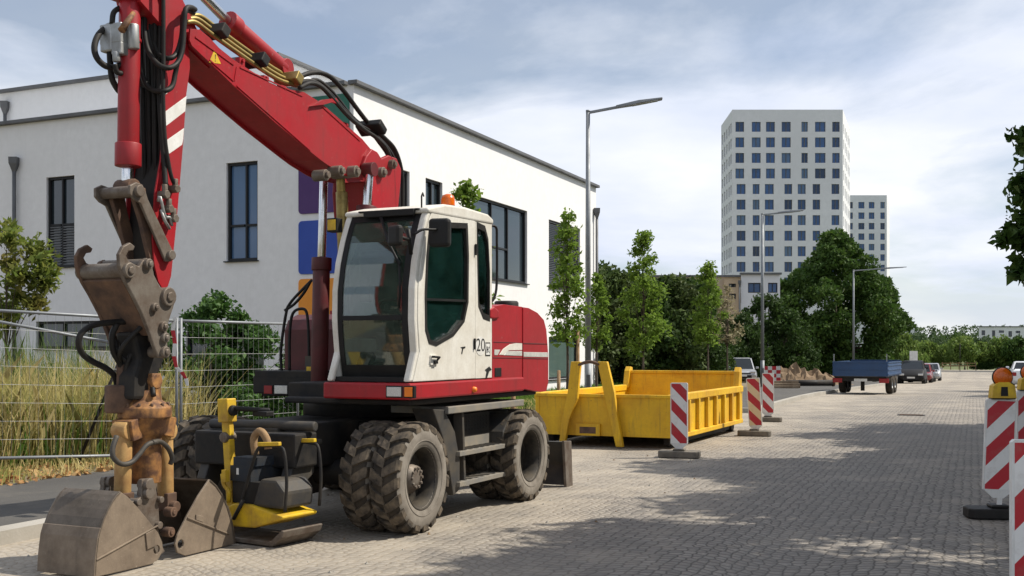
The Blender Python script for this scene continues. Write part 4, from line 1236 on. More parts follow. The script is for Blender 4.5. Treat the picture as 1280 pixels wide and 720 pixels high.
# left side panel as one plate with the two window openings
door_win = side([(537, 279), (583, 281), (584.5, 320), (584, 378), (579, 402), (566, 419), (545, 431), (536, 428), (531.5, 412), (531, 372), (533, 320)], yo)
quart_win = side([(596, 279), (606, 284), (610, 300), (612, 340), (612, 400), (604, 397), (598, 382), (597, 340)], yo)
panel = MB(); panel.m(0)
outline = [(p[0] - .055, p[1]) for p in front if zb1 < p[1] < roof_z - .08]
outline = [(1.255 - .055, zb1 + .01)] + outline + [(outline[-1][0] - .04, roof_z - .07), (rear_x, roof_z - .07), (rear_x, zb1 + .01)]
xs = E(594, 380, yo).x                                     # seam between door and rear panel
def clip_x(poly, x, keep_front):
    out = []
    for i in range(len(poly)):
        a, b_ = poly[i], poly[(i + 1) % len(poly)]
        ia, ib = (a[0] >= x) == keep_front, (b_[0] >= x) == keep_front
        if ia: out.append(a)
        if ia != ib:
            f = (x - a[0]) / (b_[0] - a[0]); out.append((x, a[1] + f * (b_[1] - a[1])))
    return out
cm = MB(); cm.m(0)
plate(cm, clip_x(outline, xs - .006, False), yo - .05, yo, [quart_win])
# right side of the cab: frame round one large window
rw = [(rear_x + .12, 1.75), (rear_x + .12, 2.72), (.75, 2.72), (1.0, 2.35), (1.06, 1.9), (1.0, 1.75)]
plate(cm, outline, yi, yi + .05, [rw])
# rear wall with window
cm.poly([(yi + .05, zb1 + .06), (yo - .05, zb1 + .06), (yo - .05, roof_z - .07), (yi + .05, roof_z - .07)], lambda y, z: (rear_x, y, z), (.05, 0, 0),
        [[(yi + .15, 1.95), (yo - .15, 1.95), (yo - .15, 2.7), (yi + .15, 2.7)]])
cm.m(1).bx(rear_x + .05, 1.19, yi + .05, yo - .05, zb1 + .004, zb1 + .05)
cab = eb(cm, 'cab', ['cab white paint', 'black plastic'], .006)
cm = MB(); roofp = [(rear_x - .02, roof_z - .072), (rear_x - .02, roof_z - .02), (rear_x + .1, roof_z + .02), (.2, roof_z + .035), (.62, roof_z + .015), (front[7][0] + .035, roof_z - .055), (front[7][0] + .03, roof_z - .10), (front[7][0] - .05, roof_z - .10)]
plate(cm, roofp, yi - .01, yo + .012)
cm.build('roof', 'cab white paint', cab, .035, 3)
# A pillars follow the curved front edge
fr2 = [(1.255, zb1 + .01)] + front[1:] ; fr2 = [p for p in fr2 if p[1] < roof_z - .09] + [(front[7][0] + .01, roof_z - .09)]
for ya, yb in ((yo - .075, yo), (yi, yi + .065)):
    cm = MB(); ring = [(p[0], p[1]) for p in fr2] + [(p[0] - .058, p[1]) for p in reversed(fr2)]
    plate(cm, ring, ya, yb); cm.build('pillar', 'cab white paint', cab, .018, 2)
# windscreen in its black rubber frame: border strips, cross bar at the split, dark band at the bottom
def strip_front(mb, ya, yb, za, zc, off, th=.014, n=14):
    zs = np.linspace(za, zc, n); P = [(float(fz(z_)) + off, z_) for z_ in zs]
    plate(mb, P + [(x - th, z_) for x, z_ in reversed(P)], ya, yb)
zl, zs_, zu = 1.50, EX(470, 397, 1.22).z, roof_z - .16
ws = MB()
strip_front(ws, yi + .066, yi + .115, zb1 + .03, roof_z - .10, -.004); strip_front(ws, yo - .135, yo - .076, zb1 + .03, roof_z - .10, -.004)
strip_front(ws, yi + .115, yo - .135, zb1 + .03, zl, -.004); strip_front(ws, yi + .115, yo - .135, zs_ - .022, zs_ + .022, -.002); strip_front(ws, yi + .115, yo - .135, zu, roof_z - .10, -.004)
wf = ws.build('windscreen_frame', 'black plastic', cab)
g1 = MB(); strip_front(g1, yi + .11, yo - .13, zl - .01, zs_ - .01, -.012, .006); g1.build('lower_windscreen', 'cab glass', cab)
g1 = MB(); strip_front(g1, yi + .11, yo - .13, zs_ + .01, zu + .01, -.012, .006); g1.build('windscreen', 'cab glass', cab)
# wiper
wp = MB()
for pts in (((476, 268), (484, 300), (497, 325), (500, 332)), ((474, 268), (490, 312), (499, 330)), ((499, 326), (500, 352), (499, 385))):
    wp.tube([EX(x, y, float(fz(EX(x, y, 1.1).z)) + .035) for x, y in pts], .011, 6)
wp.build('wiper', 'black plastic', cab)
# rear and side panes, quarter pane
for nm, fn_, dd, pts in (('rear_window', lambda y, z: (rear_x + .02, y, z), (.006, 0, 0), [(yi + .14, 1.94), (yo - .14, 1.94), (yo - .14, 2.71), (yi + .14, 2.71)]),
                         ('side_window', lambda x, z: (x, yi + .02, z), (0, .006, 0), rw)):
    g1 = MB(); g1.poly(pts, fn_, dd); g1.build(nm, 'door glass', cab)
def rim_of(pts, s):
    cx_ = sum(p[0] for p in pts) / len(pts); cz_ = sum(p[1] for p in pts) / len(pts)
    return [(cx_ + (p[0] - cx_) * s, cz_ + (p[1] - cz_) * s) for p in pts]
g1 = MB(); plate(g1, quart_win, yo - .03, yo - .024); g1.build('quarter_window', 'door glass', cab)
g1 = MB(); plate(g1, rim_of(quart_win, 1.03), yo - .022, yo + .004, [rim_of(quart_win, .90)]); g1.build('window_seal', 'black rubber', cab)
# door with its window, handle, hinges, decals
dm = MB(); plate(dm, clip_x(outline, xs, True), yo - .05, yo + .004, [door_win]); 
door = eb(dm, 'door', 'cab white paint', .008)
g1 = MB(); plate(g1, door_win, yo - .03, yo - .024); g1.build('door_window', 'door glass', door)
g1 = MB(); plate(g1, rim_of(door_win, 1.025), yo - .022, yo + .01, [rim_of(door_win, .945)]); g1.build('window_seal', 'black rubber', door)
a, b_ = E(531, 374, yo), E(584, 376, yo); g1 = MB(); g1.beam(Vector((a.x, yo - .008, a.z)), Vector((b_.x, yo - .008, b_.z)), .016, .022); g1.build('window_bar', 'black plastic', door)
hp = E(541, 450, yo); h_ = MB(); h_.box((hp.x, yo + .008, hp.z), (.13, .02, .09)); h_.m(1); h_.tube([(hp.x + .05, yo + .02, hp.z + .03), (hp.x + .05, yo + .045, hp.z + .03), (hp.x - .05, yo + .045, hp.z + .025), (hp.x - .05, yo + .02, hp.z + .0)], .011, 6)
h_.box((hp.x - .01, yo + .025, hp.z - .02), (.06, .02, .03))
h_.build('door_handle', ['cab white paint', 'black plastic'], door, .006)
for px, py in ((593, 312), (591.8, 430)):
    q = E(px, py, yo); h_ = MB(); h_.box((q.x, yo + .016, q.z), (.016, .02, .11)); h_.build('hinge', 'black plastic', door, .004)
def cuts(nm, polys, parent, m_='number black', y0=None):
    g = MB()
    for pl in polys: plate(g, side(pl, yo), (y0 or yo) + .0045, (y0 or yo) + .0065)
    return g.build(nm, m_, parent)
cuts('scuff_mark', [[(575, 434), (581, 433), (581, 435), (578.5, 436), (577, 443), (576, 442), (577, 436)]], door)
cuts('scuff_mark', [[(606, 462), (611, 458), (614, 462), (611, 464), (608, 473), (606.5, 473), (608, 464)]], cab)
dc = E(600.5, 432, yo); g = MB(); g.m(0)
k20 = math.hypot(E(612, 432, yo).x - E(589, 432, yo).x, 0) / 23
# round white speed plate with the figure 20
pts = [(600.5 + 6.2 * math.cos(a * math.pi / 12), 432.5 + 12.0 * math.sin(a * math.pi / 12)) for a in range(24)]
plate(g, side(pts, yo), yo + .001, yo + .003)
g.m(1)
vs, fs = text_mesh('20', 1.0, lambda x, y: (x, y, 0))
wx = max(v_[0] for v_ in vs) - min(v_[0] for v_ in vs); wy = max(v_[1] for v_ in vs) - min(v_[1] for v_ in vs)
x0_, x1_ = E(595.3, 432, yo).x, E(605.8, 432, yo).x; zc_ = dc.z; hh_ = abs(E(600, 424.5, yo).z - E(600, 440.5, yo).z)
# text x runs to the rear of the machine (to the right in view)
g.add([((x0_ + x1_) / 2 + (v_[0] / wx) * (x1_ - x0_), yo + .0042, zc_ + v_[1] / wy * hh_) for v_ in vs], fs)
g.build('speed_plate', ['white paint', 'number black'], cab, fix=False)
g = MB(); g.m(1); fr_ = [(606.5, 428), (612.5, 428), (612.5, 445), (606.5, 445)]
plate(g, side(fr_, yo), yo + .001, yo + .003); g.m(0); plate(g, side([(607.2, 429.5), (611.8, 429.5), (611.8, 443.5), (607.2, 443.5)], yo), yo + .0032, yo + .0042)
g.m(1)
for pl in ([(607.8, 433), (609, 433), (609, 441), (607.8, 441)], [(609, 436), (610, 436), (610, 437.6), (609, 437.6)], [(610, 434), (611.3, 433), (611.3, 435), (610.4, 436.5)], [(610, 437.5), (611.3, 440), (611.3, 441.5), (610, 439.5)]):
    plate(g, side(pl, yo), yo + .0044, yo + .0054)
g.build('guard_symbol_plate', ['white paint', 'number black'], cab)
# inside: seat, consoles, wheel column
it = MB(); it.box((.15, .82, 1.78), (.48, .46, .14)); it.box((-.12, .82, 2.06), (.11, .42, .50), Euler((0, R(-8), 0))); it.box((-.16, .82, 2.40), (.08, .24, .16)); it.box((.12, .82, 1.55), (.36, .36, .3))
it.build('operator_seat', 'seat fabric', cab, .05, 3)
it = MB()
for y in (.55, 1.10): it.box((.28, y, 1.72), (.55, .13, .18)); it.tube([(.42, y, 1.8), (.46, y, 1.98), (.44, y, 2.08)], [.02, .03], 8)
it.box((.72, .80, 1.66), (.09, .12, .62), Euler((0, R(18), 0))); it.box((.86, .56, 2.2), (.05, .10, .22))
it.build('console', 'black plastic', cab, .02)
it = MB(); c_ = Vector((.66, .80, 2.0)); ax = Vector((-.6, 0, .8)).normalized(); u = ax.orthogonal().normalized(); w_v = ax.cross(u)
it.tube([c_ + (u * math.cos(a) + w_v * math.sin(a)) * .19 for a in np.linspace(0, 2 * math.pi, 25)], .016, 8); it.cyl(c_ - ax * .05, c_, .05, 12)
for a in (0, 2.1, 4.2): it.beam(c_, c_ + (u * math.cos(a) + w_v * math.sin(a)) * .18, .02, .02)
it.build('steering_wheel', 'black plastic', cab)
it = MB(); it.box((.55, .75, 1.47), (.5, .3, .1)); it.box((.95, .62, 1.52), (.08, .14, .2), Euler((0, R(-35), 0))); it.box((.95, .95, 1.52), (.08, .14, .2), Euler((0, R(-35), 0)))
it.build('pedal', 'grey metal', cab, .01)
# mirrors, beacon, roof edge trim, grab rail, work lamp
def mirror(c0, c1, armpts, arm_r=.011, y_=None):
    g = MB(); a, b_ = Vector(c0), Vector(c1); c = (a + b_) / 2
    g.box(c, (abs(b_.x - a.x) if abs(b_.x - a.x) > .05 else .07, abs(b_.y - a.y) if abs(b_.y - a.y) > .05 else .06, abs(b_.z - a.z)))
    g.m(0)
    mo = eb(g, 'mirror', ['black plastic'], .03, seg=3)
    g = MB(); g.tube(armpts, arm_r, 8, smooth=3); g.build('mirror_arm', 'black plastic', mo)
    return mo
q = E(550, 291, 1.42); arm = [E(516, 294, 1.30), E(528, 287, 1.36), E(540, 287, 1.40), q + Vector((.02, -.0, .03))]
g = MB(); g.box(q, (.10, .20, .26), Euler((0, 0, R(14)))); mo = eb(g, 'mirror', 'black plastic', .035, seg=3)
g = MB(); g.tube(arm, .012, 8, smooth=3); g.tube([E(510, 286, 1.26), E(514, 318, 1.26)], .018, 8); g.build('mirror_arm', 'black plastic', mo)
q = E(503, 296, 1.22) + Vector((.12, 0, 0)); g = MB(); g.box(q, (.07, .16, .18), Euler((0, 0, R(-20)))); mo = eb(g, 'mirror', 'black plastic', .03, seg=3)
g = MB(); g.tube([q, E(512, 300, 1.27)], .016, 8); g.build('mirror_arm', 'black plastic', mo)
q = E(560, 256, 1.05); g = MB(); g.cyl((q.x, q.y, roof_z + .02), (q.x, q.y, roof_z + .07), .07, 16); g.m(1).lathe([(.068, 0), (.068, .06), (.055, .10), (.02, .115), (.001, .117)], (q.x, q.y, roof_z + .07), (0, 0, 1), 20)
eb(g, 'beacon', ['black plastic', 'amber lens'])
g = MB(); g.tube([E(611, 282, 1.16), E(620, 284, 1.2), E(621, 300, 1.2), E(621, 352, 1.2), E(618, 372, 1.2), E(611, 380, 1.16)], .014, 8, smooth=3); eb(g, 'grab_rail', 'black plastic')
g = MB(); g.bx(front[7][0] + .04, front[7][0] + .08, .62, 1.16, roof_z - .12, roof_z - .06); g.bx(front[7][0] - .05, front[7][0] + .06, .55, 1.2, roof_z - .07, roof_z - .055); eb(g, 'sun_visor', 'black plastic', .01)
a = EX(424, 282, .95); g = MB(); g.box((.98, a.y - .03, a.z), (.10, .11, .13)); g.m(1).box((1.034, a.y - .03, a.z), (.008, .09, .10)); eb(g, 'work_lamp', ['black plastic', 'bright yellow paint'], .015)
q = E(527, 256, 1.2); g = MB(); g.tube([(q.x, 1.2, roof_z - .05), (q.x, 1.2, roof_z + .06), (q.x - .02, 1.2, roof_z + .09), (q.x - .04, 1.2, roof_z + .06)], .008, 6); eb(g, 'lifting_eye', 'dark metal')

# ---- boom base, boom, lift cylinders
def outline_side(pts, yl): return side(pts, yl)
g = MB()
base = side([(452, 206), (456, 195), (463, 186), (470, 190), (475, 198), (484, 194), (494, 198), (500, 212), (499, 230), (496, 262), (492, 300), (494, 380), (474, 380), (468, 300), (464, 268), (462, 238), (463, 224)], .12)
plate(g, base, .09, .14); plate(g, base, -.34, -.29)
web = side([(462, 226), (497, 228), (493, 300), (493, 375), (474, 375), (466, 268)], .1); plate(g, web, -.29, .09)
eb(g, 'boom_base', 'red paint', .012)
g = MB(); g.m(0)
for px, py, r_ in ((471, 216, .055), (484, 206, .05), (437, 215, .06)):
    g = MB(); q = E(px, py, .1); pin(g, q.x, q.z, -.1, .19, r_); pin(g, q.x, q.z, .185, .215, r_ * .6, 6)
    eb(g, 'boom_pin', 'worn steel', .006)
boom_l = [(238, 36), (250, 37), (262, 47), (274, 60), (294, 76), (337, 103), (356, 111), (380, 115), (402, 129), (453, 174), (474, 199), (478, 212), (470, 226), (456, 226), (446, 223), (438, 222), (425, 216), (405, 203), (391, 192), (346, 155), (320, 132), (291, 106), (262, 78), (240, 57), (237, 50)]
bp_ = side(boom_l, .10)
g = MB(); g.m(0); plate(g, bp_, .085, .10)
g.m(0); plate(g, bp_, -.30, -.285)
inner = side([(240, 39), (250, 40), (262, 50), (274, 63), (294, 80), (337, 107), (380, 119), (402, 134), (452, 180), (470, 202), (466, 216), (440, 214), (425, 211), (405, 199), (391, 188), (346, 151), (320, 128), (291, 102), (262, 74), (242, 54)], .10)
plate(g, inner, -.285, .085)
tip_ = side([(192, -70), (215, -50), (262, 48), (290, 80), (270, 84), (241, 56), (224, 44), (186, 0), (180, -30)], .10)
plate(g, tip_, -.225, .02)
# sunk weld strip and yellow warning triangle
wt = side([(268, 60 + 2), (261, 78), (276, 80)], .10); g.m(1); plate(g, wt, .099, .1025)
q = side([(268.3, 68), (269.4, 68), (269.0, 74.5), (268.4, 74.5)], .1); g.m(2); plate(g, q, .102, .1035); q = side([(268.3, 75.5), (269.3, 75.5), (269.3, 77), (268.3, 77)], .1); plate(g, q, .102, .1035)
for a_, b__ in (((244, 46), (292, 81)), ((300, 84), (378, 120)), ((404, 134), (450, 176)), ((262, 75), (292, 101)), ((296, 107), (388, 188)), ((296, 84), (293, 101))):
    g.m(0).beam(E(*a_, .102), E(*b__, .102), .012, .010, (0, 1, 0))
for px, py in ((300, 78), (330, 100), (352, 112), (430, 158)):
    q = E(px, py, .06); g.box(q, (.07, .05, .07)); g.cyl(q + Vector((0, .025, .01)), q + Vector((0, .045, .01)), .016, 6)
rib = side([(386, 133), (400, 125), (417, 123), (421, 131), (412, 128), (402, 131)], .1); g.m(0); plate(g, rib, .1, .135)
boom = eb(g, 'boom', ['red paint', 'bright yellow paint', 'number black'], .012)
g = MB()
for px, py in ((393, 216), (412, 211)):
    q = E(px, py, .06); pin(g, q.x, q.z - .03, .06, .20, .055); pin(g, q.x, q.z - .03, .2, .23, .035, 6)
eb(g, 'cylinder_pin', 'worn steel', .006)
def ram(top, joint, bot, rr_, rb, nm='lift_cylinder', mb_='dark red paint', yl=0):
    g = MB(); g.m(1).cyl(top, joint, rr_, 18); g.m(0).cyl(joint, bot, rb, 20); d_ = (joint - bot).normalized()
    g.cyl(joint - d_ * .10, joint + d_ * .03, rb * 1.18, 20); g.cyl(top + Vector((0, -.06, 0)), top + Vector((0, .06, 0)), rr_ * 1.7, 16)
    return eb(g, nm, [mb_, 'chrome'], .004)
ram(E(405, 214, -.36), E(402, 326, -.36), E(399, 478, -.36), .043, .088)
ram(E(462, 212, .20), E(458, 262, .20), E(448, 420, .20), .043, .088)
g = MB(); g.cyl(E(425, 208, -.06), E(427, 254, -.06), .045, 14); g.cyl(E(427, 240, -.06), E(430, 330, -.06), .06, 14); eb(g, 'adjusting_cylinder', ['brass pipe'], .004)
# stick cylinder on the boom back
g = MB(); a, b_, c_ = E(205, -55, -.12), E(286, 28, -.12), E(352, 86, -.12)
g.m(1).cyl(a, b_, .042, 16); g.m(0).cyl(b_, c_, .085, 18); g.cyl(b_ + (a - b_).normalized() * .02, b_ + (c_ - b_).normalized() * .1, .1, 18); pin(g, c_.x, c_.z, -.2, -.04, .09); pin(g, a.x, a.z, -.2, -.04, .09)
eb(g, 'stick_cylinder', ['red paint', 'chrome'], .004)
# brass pipes and clamps along the boom back, black hoses down to the base
for off in (0, 1, 2):
    yl = .04 - .055 * off; dx = off * 3.0
    pts = [(232 + dx, 28 - off * 4), (244 + dx, 28 - off * 4), (262 + dx, 41 - off * 4), (300 + dx, 68 - off * 3.5), (345 + dx, 98 - off * 3.5), (374 + dx, 108 - off * 3.5)]
    g = MB(); g.tube([E(x, y, yl) for x, y in pts], .021, 10, smooth=4); eb(g, 'hydraulic_pipe', 'brass pipe')
for px, py in ((268, 40), (318, 76), (361, 99)):
    q = E(px, py, .0); g = MB(); g.box(q, (.10, .26, .10), Euler((0, R(-30), 0))); eb(g, 'pipe_clamp', 'brass pipe' if px == 361 else 'dark metal', .01)
hose_no = 0
def hose(pts, yl, r_=.021, m_='black rubber'):
    ys = yl if isinstance(yl, (list, tuple)) else [yl] * len(pts)
    if len(ys) == 2: ys = [ys[0] + (ys[1] - ys[0]) * i / (len(pts) - 1) for i in range(len(pts))]
    g = MB(); g.tube([E(x, y, ys[i]) for i, (x, y) in enumerate(pts)], r_, 8, smooth=5); return eb(g, 'hose', m_)
hose([(371, 98), (385, 92), (400, 91), (414, 97), (430, 114), (447, 137), (463, 157), (480, 172), (494, 188), (502, 215), (503, 250), (502, 300)], .02, .024)
hose([(372, 104), (386, 101), (398, 105), (412, 117), (428, 135), (446, 154), (462, 164), (480, 180), (491, 196), (497, 215), (498, 255), (496, 300)], .07)
hose([(374, 110), (388, 104), (402, 109), (418, 126), (436, 146), (455, 162), (470, 172), (483, 186), (490, 205), (492, 230), (493, 260), (492, 300)], .12)
hose([(376, 108), (392, 103), (408, 114), (425, 134), (444, 152), (461, 163), (474, 178), (487, 200), (489, 235), (488, 262)], -.05)
hose([(380, 106), (396, 100), (416, 116), (440, 146), (458, 160), (476, 170), (490, 186), (499, 210), (500, 240), (499, 300)], -.12)
g = MB(); q = E(464, 160, .03); g.box(q, (.16, .3, .08), Euler((0, R(-35), 0))); eb(g, 'hose_clamp', 'black plastic', .015)

# ---- stick with warning stripes, its cylinder, hoses
SY0, SY1 = -.25, .05
stl = [(198, -55), (222, -40), (226, 0), (237, 70), (237.5, 85), (233, 118), (229, 180), (221, 275), (214, 345), (210, 358), (204, 362), (198, 352), (193, 330), (191, 300), (194, 240), (201, 200), (204, 150), (204, 0), (196, -30)]
stp = side(stl, SY1)
g = MB(); g.m(0); plate(g, stp, SY1 - .014, SY1); plate(g, stp, SY0, SY0 + .014)
si = side([(202, -45), (220, -30), (222, 0), (232, 70), (228, 118), (224, 180), (216, 275), (210, 340), (204, 352), (198, 340), (195, 300), (199, 240), (205.5, 200), (208, 150), (208, 0)], SY1)
g.m(2); plate(g, si, SY0 + .014, SY1 - .014)
g.m(1)
for band in ([(204.3, 121), (214, 112), (205, 113)], [(204.3, 141), (233, 120), (231.6, 139), (204.3, 160)], [(204.2, 178), (230, 160), (228.8, 174), (227.5, 181), (204.5, 197)]):
    plate(g, side(band, SY1), SY1 - .001, SY1 + .002)
stick = eb(g, 'stick', ['red paint', 'white paint', 'dark metal'], .008)
q = E(209, 371, .1); PIVX, PIVZ = q.x, q.z
ym = (SY0 + SY1) / 2
# bucket cylinder in front of the stick
a, b_, c_ = E(163, -40, ym), E(160, 205, ym), E(159, 236, ym)
g = MB(); g.m(0).cyl(a, b_, .082, 24); dd = (b_ - a).normalized(); g.cyl(b_ - dd * .16, b_ + dd * .02, .10, 24); g.cyl(a + (b_ - a) * .36, a + (b_ - a) * .38, .09, 24)
g.m(1).cyl(b_, c_, .045, 16); g.m(2); pin(g, c_.x, c_.z, ym - .08, ym + .08, .075)
eb(g, 'bucket_cylinder', ['red paint', 'chrome', 'rusty steel'], .006)
g = MB(); q0 = E(170, -10, ym); g.bx(q0.x - .02, q0.x + .2, ym - .11, ym + .11, q0.z - .10, q0.z + .25); eb(g, 'cylinder_bracket', 'red paint', .02)
# valve block with its hoses, at the head of that cylinder
g = MB(); v0 = E(147, 45, ym - .06); g.box(v0, (.16, .22, .16)); g.box(E(138, 50, ym - .10), (.10, .12, .2)); g.box(E(152, 62, ym), (.12, .1, .1)); g.cyl(E(166, 30, ym + .08), E(167, 62, ym + .08), .045, 12)
g.cyl(E(138, 30, ym - .12), E(138, 44, ym - .12), .04, 10); g.cyl(E(145, 64, ym), E(146, 78, ym), .03, 10)
eb(g, 'valve_block', 'zinc', .012)
g = MB(); g.tube([E(152, 38, ym + .1), E(160, 26, ym + .1), E(167, 16, ym + .1)], [.03, .018], 8); eb(g, 'copper_fitting', 'ochre paint')
hose([(140, 30), (142, 16), (150, 10), (160, 8)], ym - .05); hose([(137, 32), (124, 42), (118, 58), (121, 72), (131, 82), (143, 84), (152, 80)], [ym - .14, ym - .02], .024)
hose([(137, 62), (138, 80), (140, 98), (146, 110), (151, 116)], ym - .1, .024); hose([(143, 80), (146, 90), (153, 92)], ym)
# hoses over the stick front and the two wide loops to the boom
yf = ym + .02
hose([(186, -30), (184, 0), (181, 20), (181, 45), (186, 65), (197, 80), (210, 85), (222, 78), (228, 60), (230, 30), (232, 12), (238, 9), (244, 12)], [yf, yf, yf, yf + .02, yf + .06, .08, SY1 + .10, SY1 + .11, SY1 + .11, SY1 + .11, SY1 + .11, SY1 + .09, SY1 + .05])
hose([(197, -30), (191, 5), (189, 30), (191, 50), (199, 68), (211, 73), (221, 66), (227, 45), (229, 20), (234, 13), (242, 16)], [yf, yf, yf, yf + .02, yf + .09, SY1 + .06, SY1 + .07, SY1 + .07, SY1 + .07, SY1 + .05, SY1 + .02])
hose([(177, -30), (176, 30), (175, 70), (180, 100), (190, 112), (204, 114), (215, 108), (219, 92), (222, 78)], [yf - .04, yf - .04, yf - .04, yf, yf + .06, SY1 + .05, SY1 + .06, SY1 + .06, SY1 + .08])
hose([(201, -30), (200, 40), (199, 100), (201, 150), (204, 190), (206, 215), (207, 232)], [yf + .05, SY1 + .05])
hose([(204, -30), (204.5, 60), (204, 120), (206, 170), (210, 200), (214, 220), (218, 230)], SY1 + .05, .016)
hose([(192, -30), (194, 60), (193, 130), (194, 200), (196, 235), (192, 300), (196, 335)], yf + .04)
hose([(184, 60), (186, 130), (187, 220), (184, 300), (180, 345)], yf - .02)
hose([(178, 110), (179, 170), (181, 240), (178, 330)], yf - .06)
g = MB()
for px, py in ((206, 240), (219, 233), (211, 258), (217, 270)):
    q = E(px, py, SY1 + .05); g.cyl(q + Vector((0, 0, .06)), q - Vector((.0, 0, .04)), .024, 8); g.cyl(q + Vector((0, -.06, -.02)), q + Vector((0, .03, -.02)), .035, 6)
eb(g, 'hose_coupling', 'worn steel', .004)
g = MB(); g.tube([E(198, 252, SY1 + .03), E(200, 246, SY1 + .05), E(206, 270, SY1 + .05), E(212, 272, SY1 + .05), E(215, 282, SY1 + .04)], .013, 8, smooth=3); g.tube([E(201, 262, SY1 + .04), E(206, 276, SY1 + .05), E(212, 286, SY1 + .04)], .013, 8); eb(g, 'hose_guard', 'zinc')

# ---- linkage and quick coupler
g = MB()
for ya in (SY0 - .035, SY1 + .012):
    o_ = [E2(x, y, SY1) for x, y in ((158, 232), (166, 228), (174, 231), (178, 240), (181, 250), (211, 312), (214, 320), (210, 327), (203, 327), (199, 318), (172, 255), (164, 250), (158, 243))]
    plate(g, o_, ya, ya + .024)
for px, py, r_ in ((168, 239, .045), (208, 319, .04)):
    q = E(px, py, SY1); pin(g, q.x, q.z, SY0 - .06, SY1 + .065, r_)
eb(g, 'rocker_link', 'worn steel', .006)
for ya in (SY0 + .02, SY1 - .06):
    g = MB(); o_ = [E2(x, y, ym) for x, y in ((151, 236), (166, 236), (170, 262), (184, 318), (187, 333), (178, 338), (172, 326), (160, 275), (152, 250))]
    plate(g, o_, ya, ya + .04); eb(g, 'push_link', 'rusty steel', .006)
CY0, CY1 = -.33, .13                                   # the coupler is wider than the stick
cpl = [(163, 303), (154, 308), (149, 318), (150, 332), (153, 342), (157, 352), (166, 368), (178, 392), (188, 418), (194, 436), (199, 447), (206, 448), (210, 440), (209, 410), (213, 396), (219, 378), (217, 369), (208, 366), (200, 358), (193, 344), (190, 330), (184, 322), (178, 326), (174, 333), (168, 330), (161, 326), (158, 320), (161, 314), (167, 313), (169, 308)]
g = MB(); o_ = side(cpl, CY1); g.m(0); plate(g, o_, CY1 - .035, CY1); g.m(1); plate(g, o_, CY0, CY0 + .035)
g.m(1); pl_ = side([(156, 350), (164, 340), (176, 352), (192, 376), (199, 412), (194, 420), (184, 404), (170, 376)], CY1); plate(g, pl_, CY0 + .035, CY1 - .035)
for px, py, r_ in ((160, 338, .06), (184, 330, .042), (209, 371, .075), (192, 384, .035), (203, 408, .04), (205, 422, .04), (205, 440, .045)):
    q = E(px, py, CY1); g.m(0); pin(g, q.x, q.z, CY0 - .02, CY1 + .03, r_); pin(g, q.x, q.z, CY1 + .03, CY1 + .045, r_ * .55, 6)
eb(g, 'quick_coupler', ['worn steel', 'rusty steel'], .008)

# ---- clamshell grab: neck, rotator, pressing cylinders, two shells
g = MB(); nk = side([(163, 415), (200, 415), (206, 445), (196, 470), (192, 500), (165, 500), (166, 470), (172, 450)], -.02); plate(g, nk, -.19, .0); eb(g, 'grab_neck', 'dark metal', .03)
q = E(151, 498, -.2); g = MB(); g.cyl((q.x, q.y, E(151, 516, -.2).z), (q.x, q.y, E(151, 481, -.2).z), .12, 20); eb(g, 'rotator_motor', 'rusty steel', .015)
GX, GY = E(181, 560, -.08).x, -.08
zc = lambda y_: E(181, y_, GY).z
g = MB(); g.lathe([(.001, zc(486)), (.12, zc(487)), (.13, zc(500)), (.19, zc(507)), (.205, zc(509)), (.205, zc(521)), (.19, zc(523)), (.17, zc(540)), (.13, zc(546)), (.125, zc(603)), (.001, zc(604))], (GX, GY, 0), (0, 0, 1), 32)
for s in (-1, 1): g.box((GX, GY + s * .10, zc(484)), (.10, .045, .22)); g.cyl((GX, GY + s * .10 - .03, zc(476)), (GX, GY + s * .10 + .03, zc(476)), .06, 14)
for s in (-1, 1): g.box((GX + s * .17, GY, zc(534)), (.14, .2, .16), Euler((0, R(s * 12), 0)))
g.m(1)
for k in range(12):
    a = k * math.pi / 6; g.cyl((GX + .18 * math.cos(a), GY + .18 * math.sin(a), zc(508)), (GX + .18 * math.cos(a), GY + .18 * math.sin(a), zc(503)), .014, 6)
eb(g, 'rotator', ['ochre paint', 'rusty steel'], .006)
for px0, px1, nm in ((155, 153, 'a'), (206, 207, 'b')):
    a, b_ = E(px0, 538, GY), E(px1, 620, GY)
    g = MB(); g.m(0).cyl(a, b_, .064, 20); g.cyl(a + Vector((0, -.07, 0)), a + Vector((0, .07, 0)), .075, 16); g.m(1).box(b_ - Vector((0, 0, .04)), (.11, .14, .14)); pin(g, b_.x, b_.z - .08, GY - .1, GY + .12, .045)
    eb(g, 'grab_cylinder', ['tan paint', 'rusty steel'], .008)
hose([(146, 545), (141, 560), (142, 572), (152, 580), (164, 578), (174, 568), (184, 556), (196, 552)], [GY + .12, GY + .18], .02, 'grey metal')
hose([(190, 553), (200, 552), (210, 560), (215, 572), (213, 580)], [GY + .18, GY + .1], .02, 'grey metal')
GS0, GS1 = -.34, .20                                    # shells span this width
for yy in (GS1 - .10, GS0 + .06):
    g = MB(); o_ = side([(185, 600), (199, 598), (203, 612), (206, 634), (207, 652), (205, 672), (214, 690), (205, 697), (196, 676), (190, 655), (176, 640), (172, 628), (184, 622)], GS1); plate(g, o_, yy, yy + .04)
    for px, py, r_ in ((191, 606, .045), (191, 617, .045), (178, 628, .028), (204, 657, .03), (206, 625, .026)):
        q = E(px, py, GS1); pin(g, q.x, q.z, yy - .02, yy + .075, r_, 12)
    eb(g, 'grab_bracket', 'worn steel', .006)
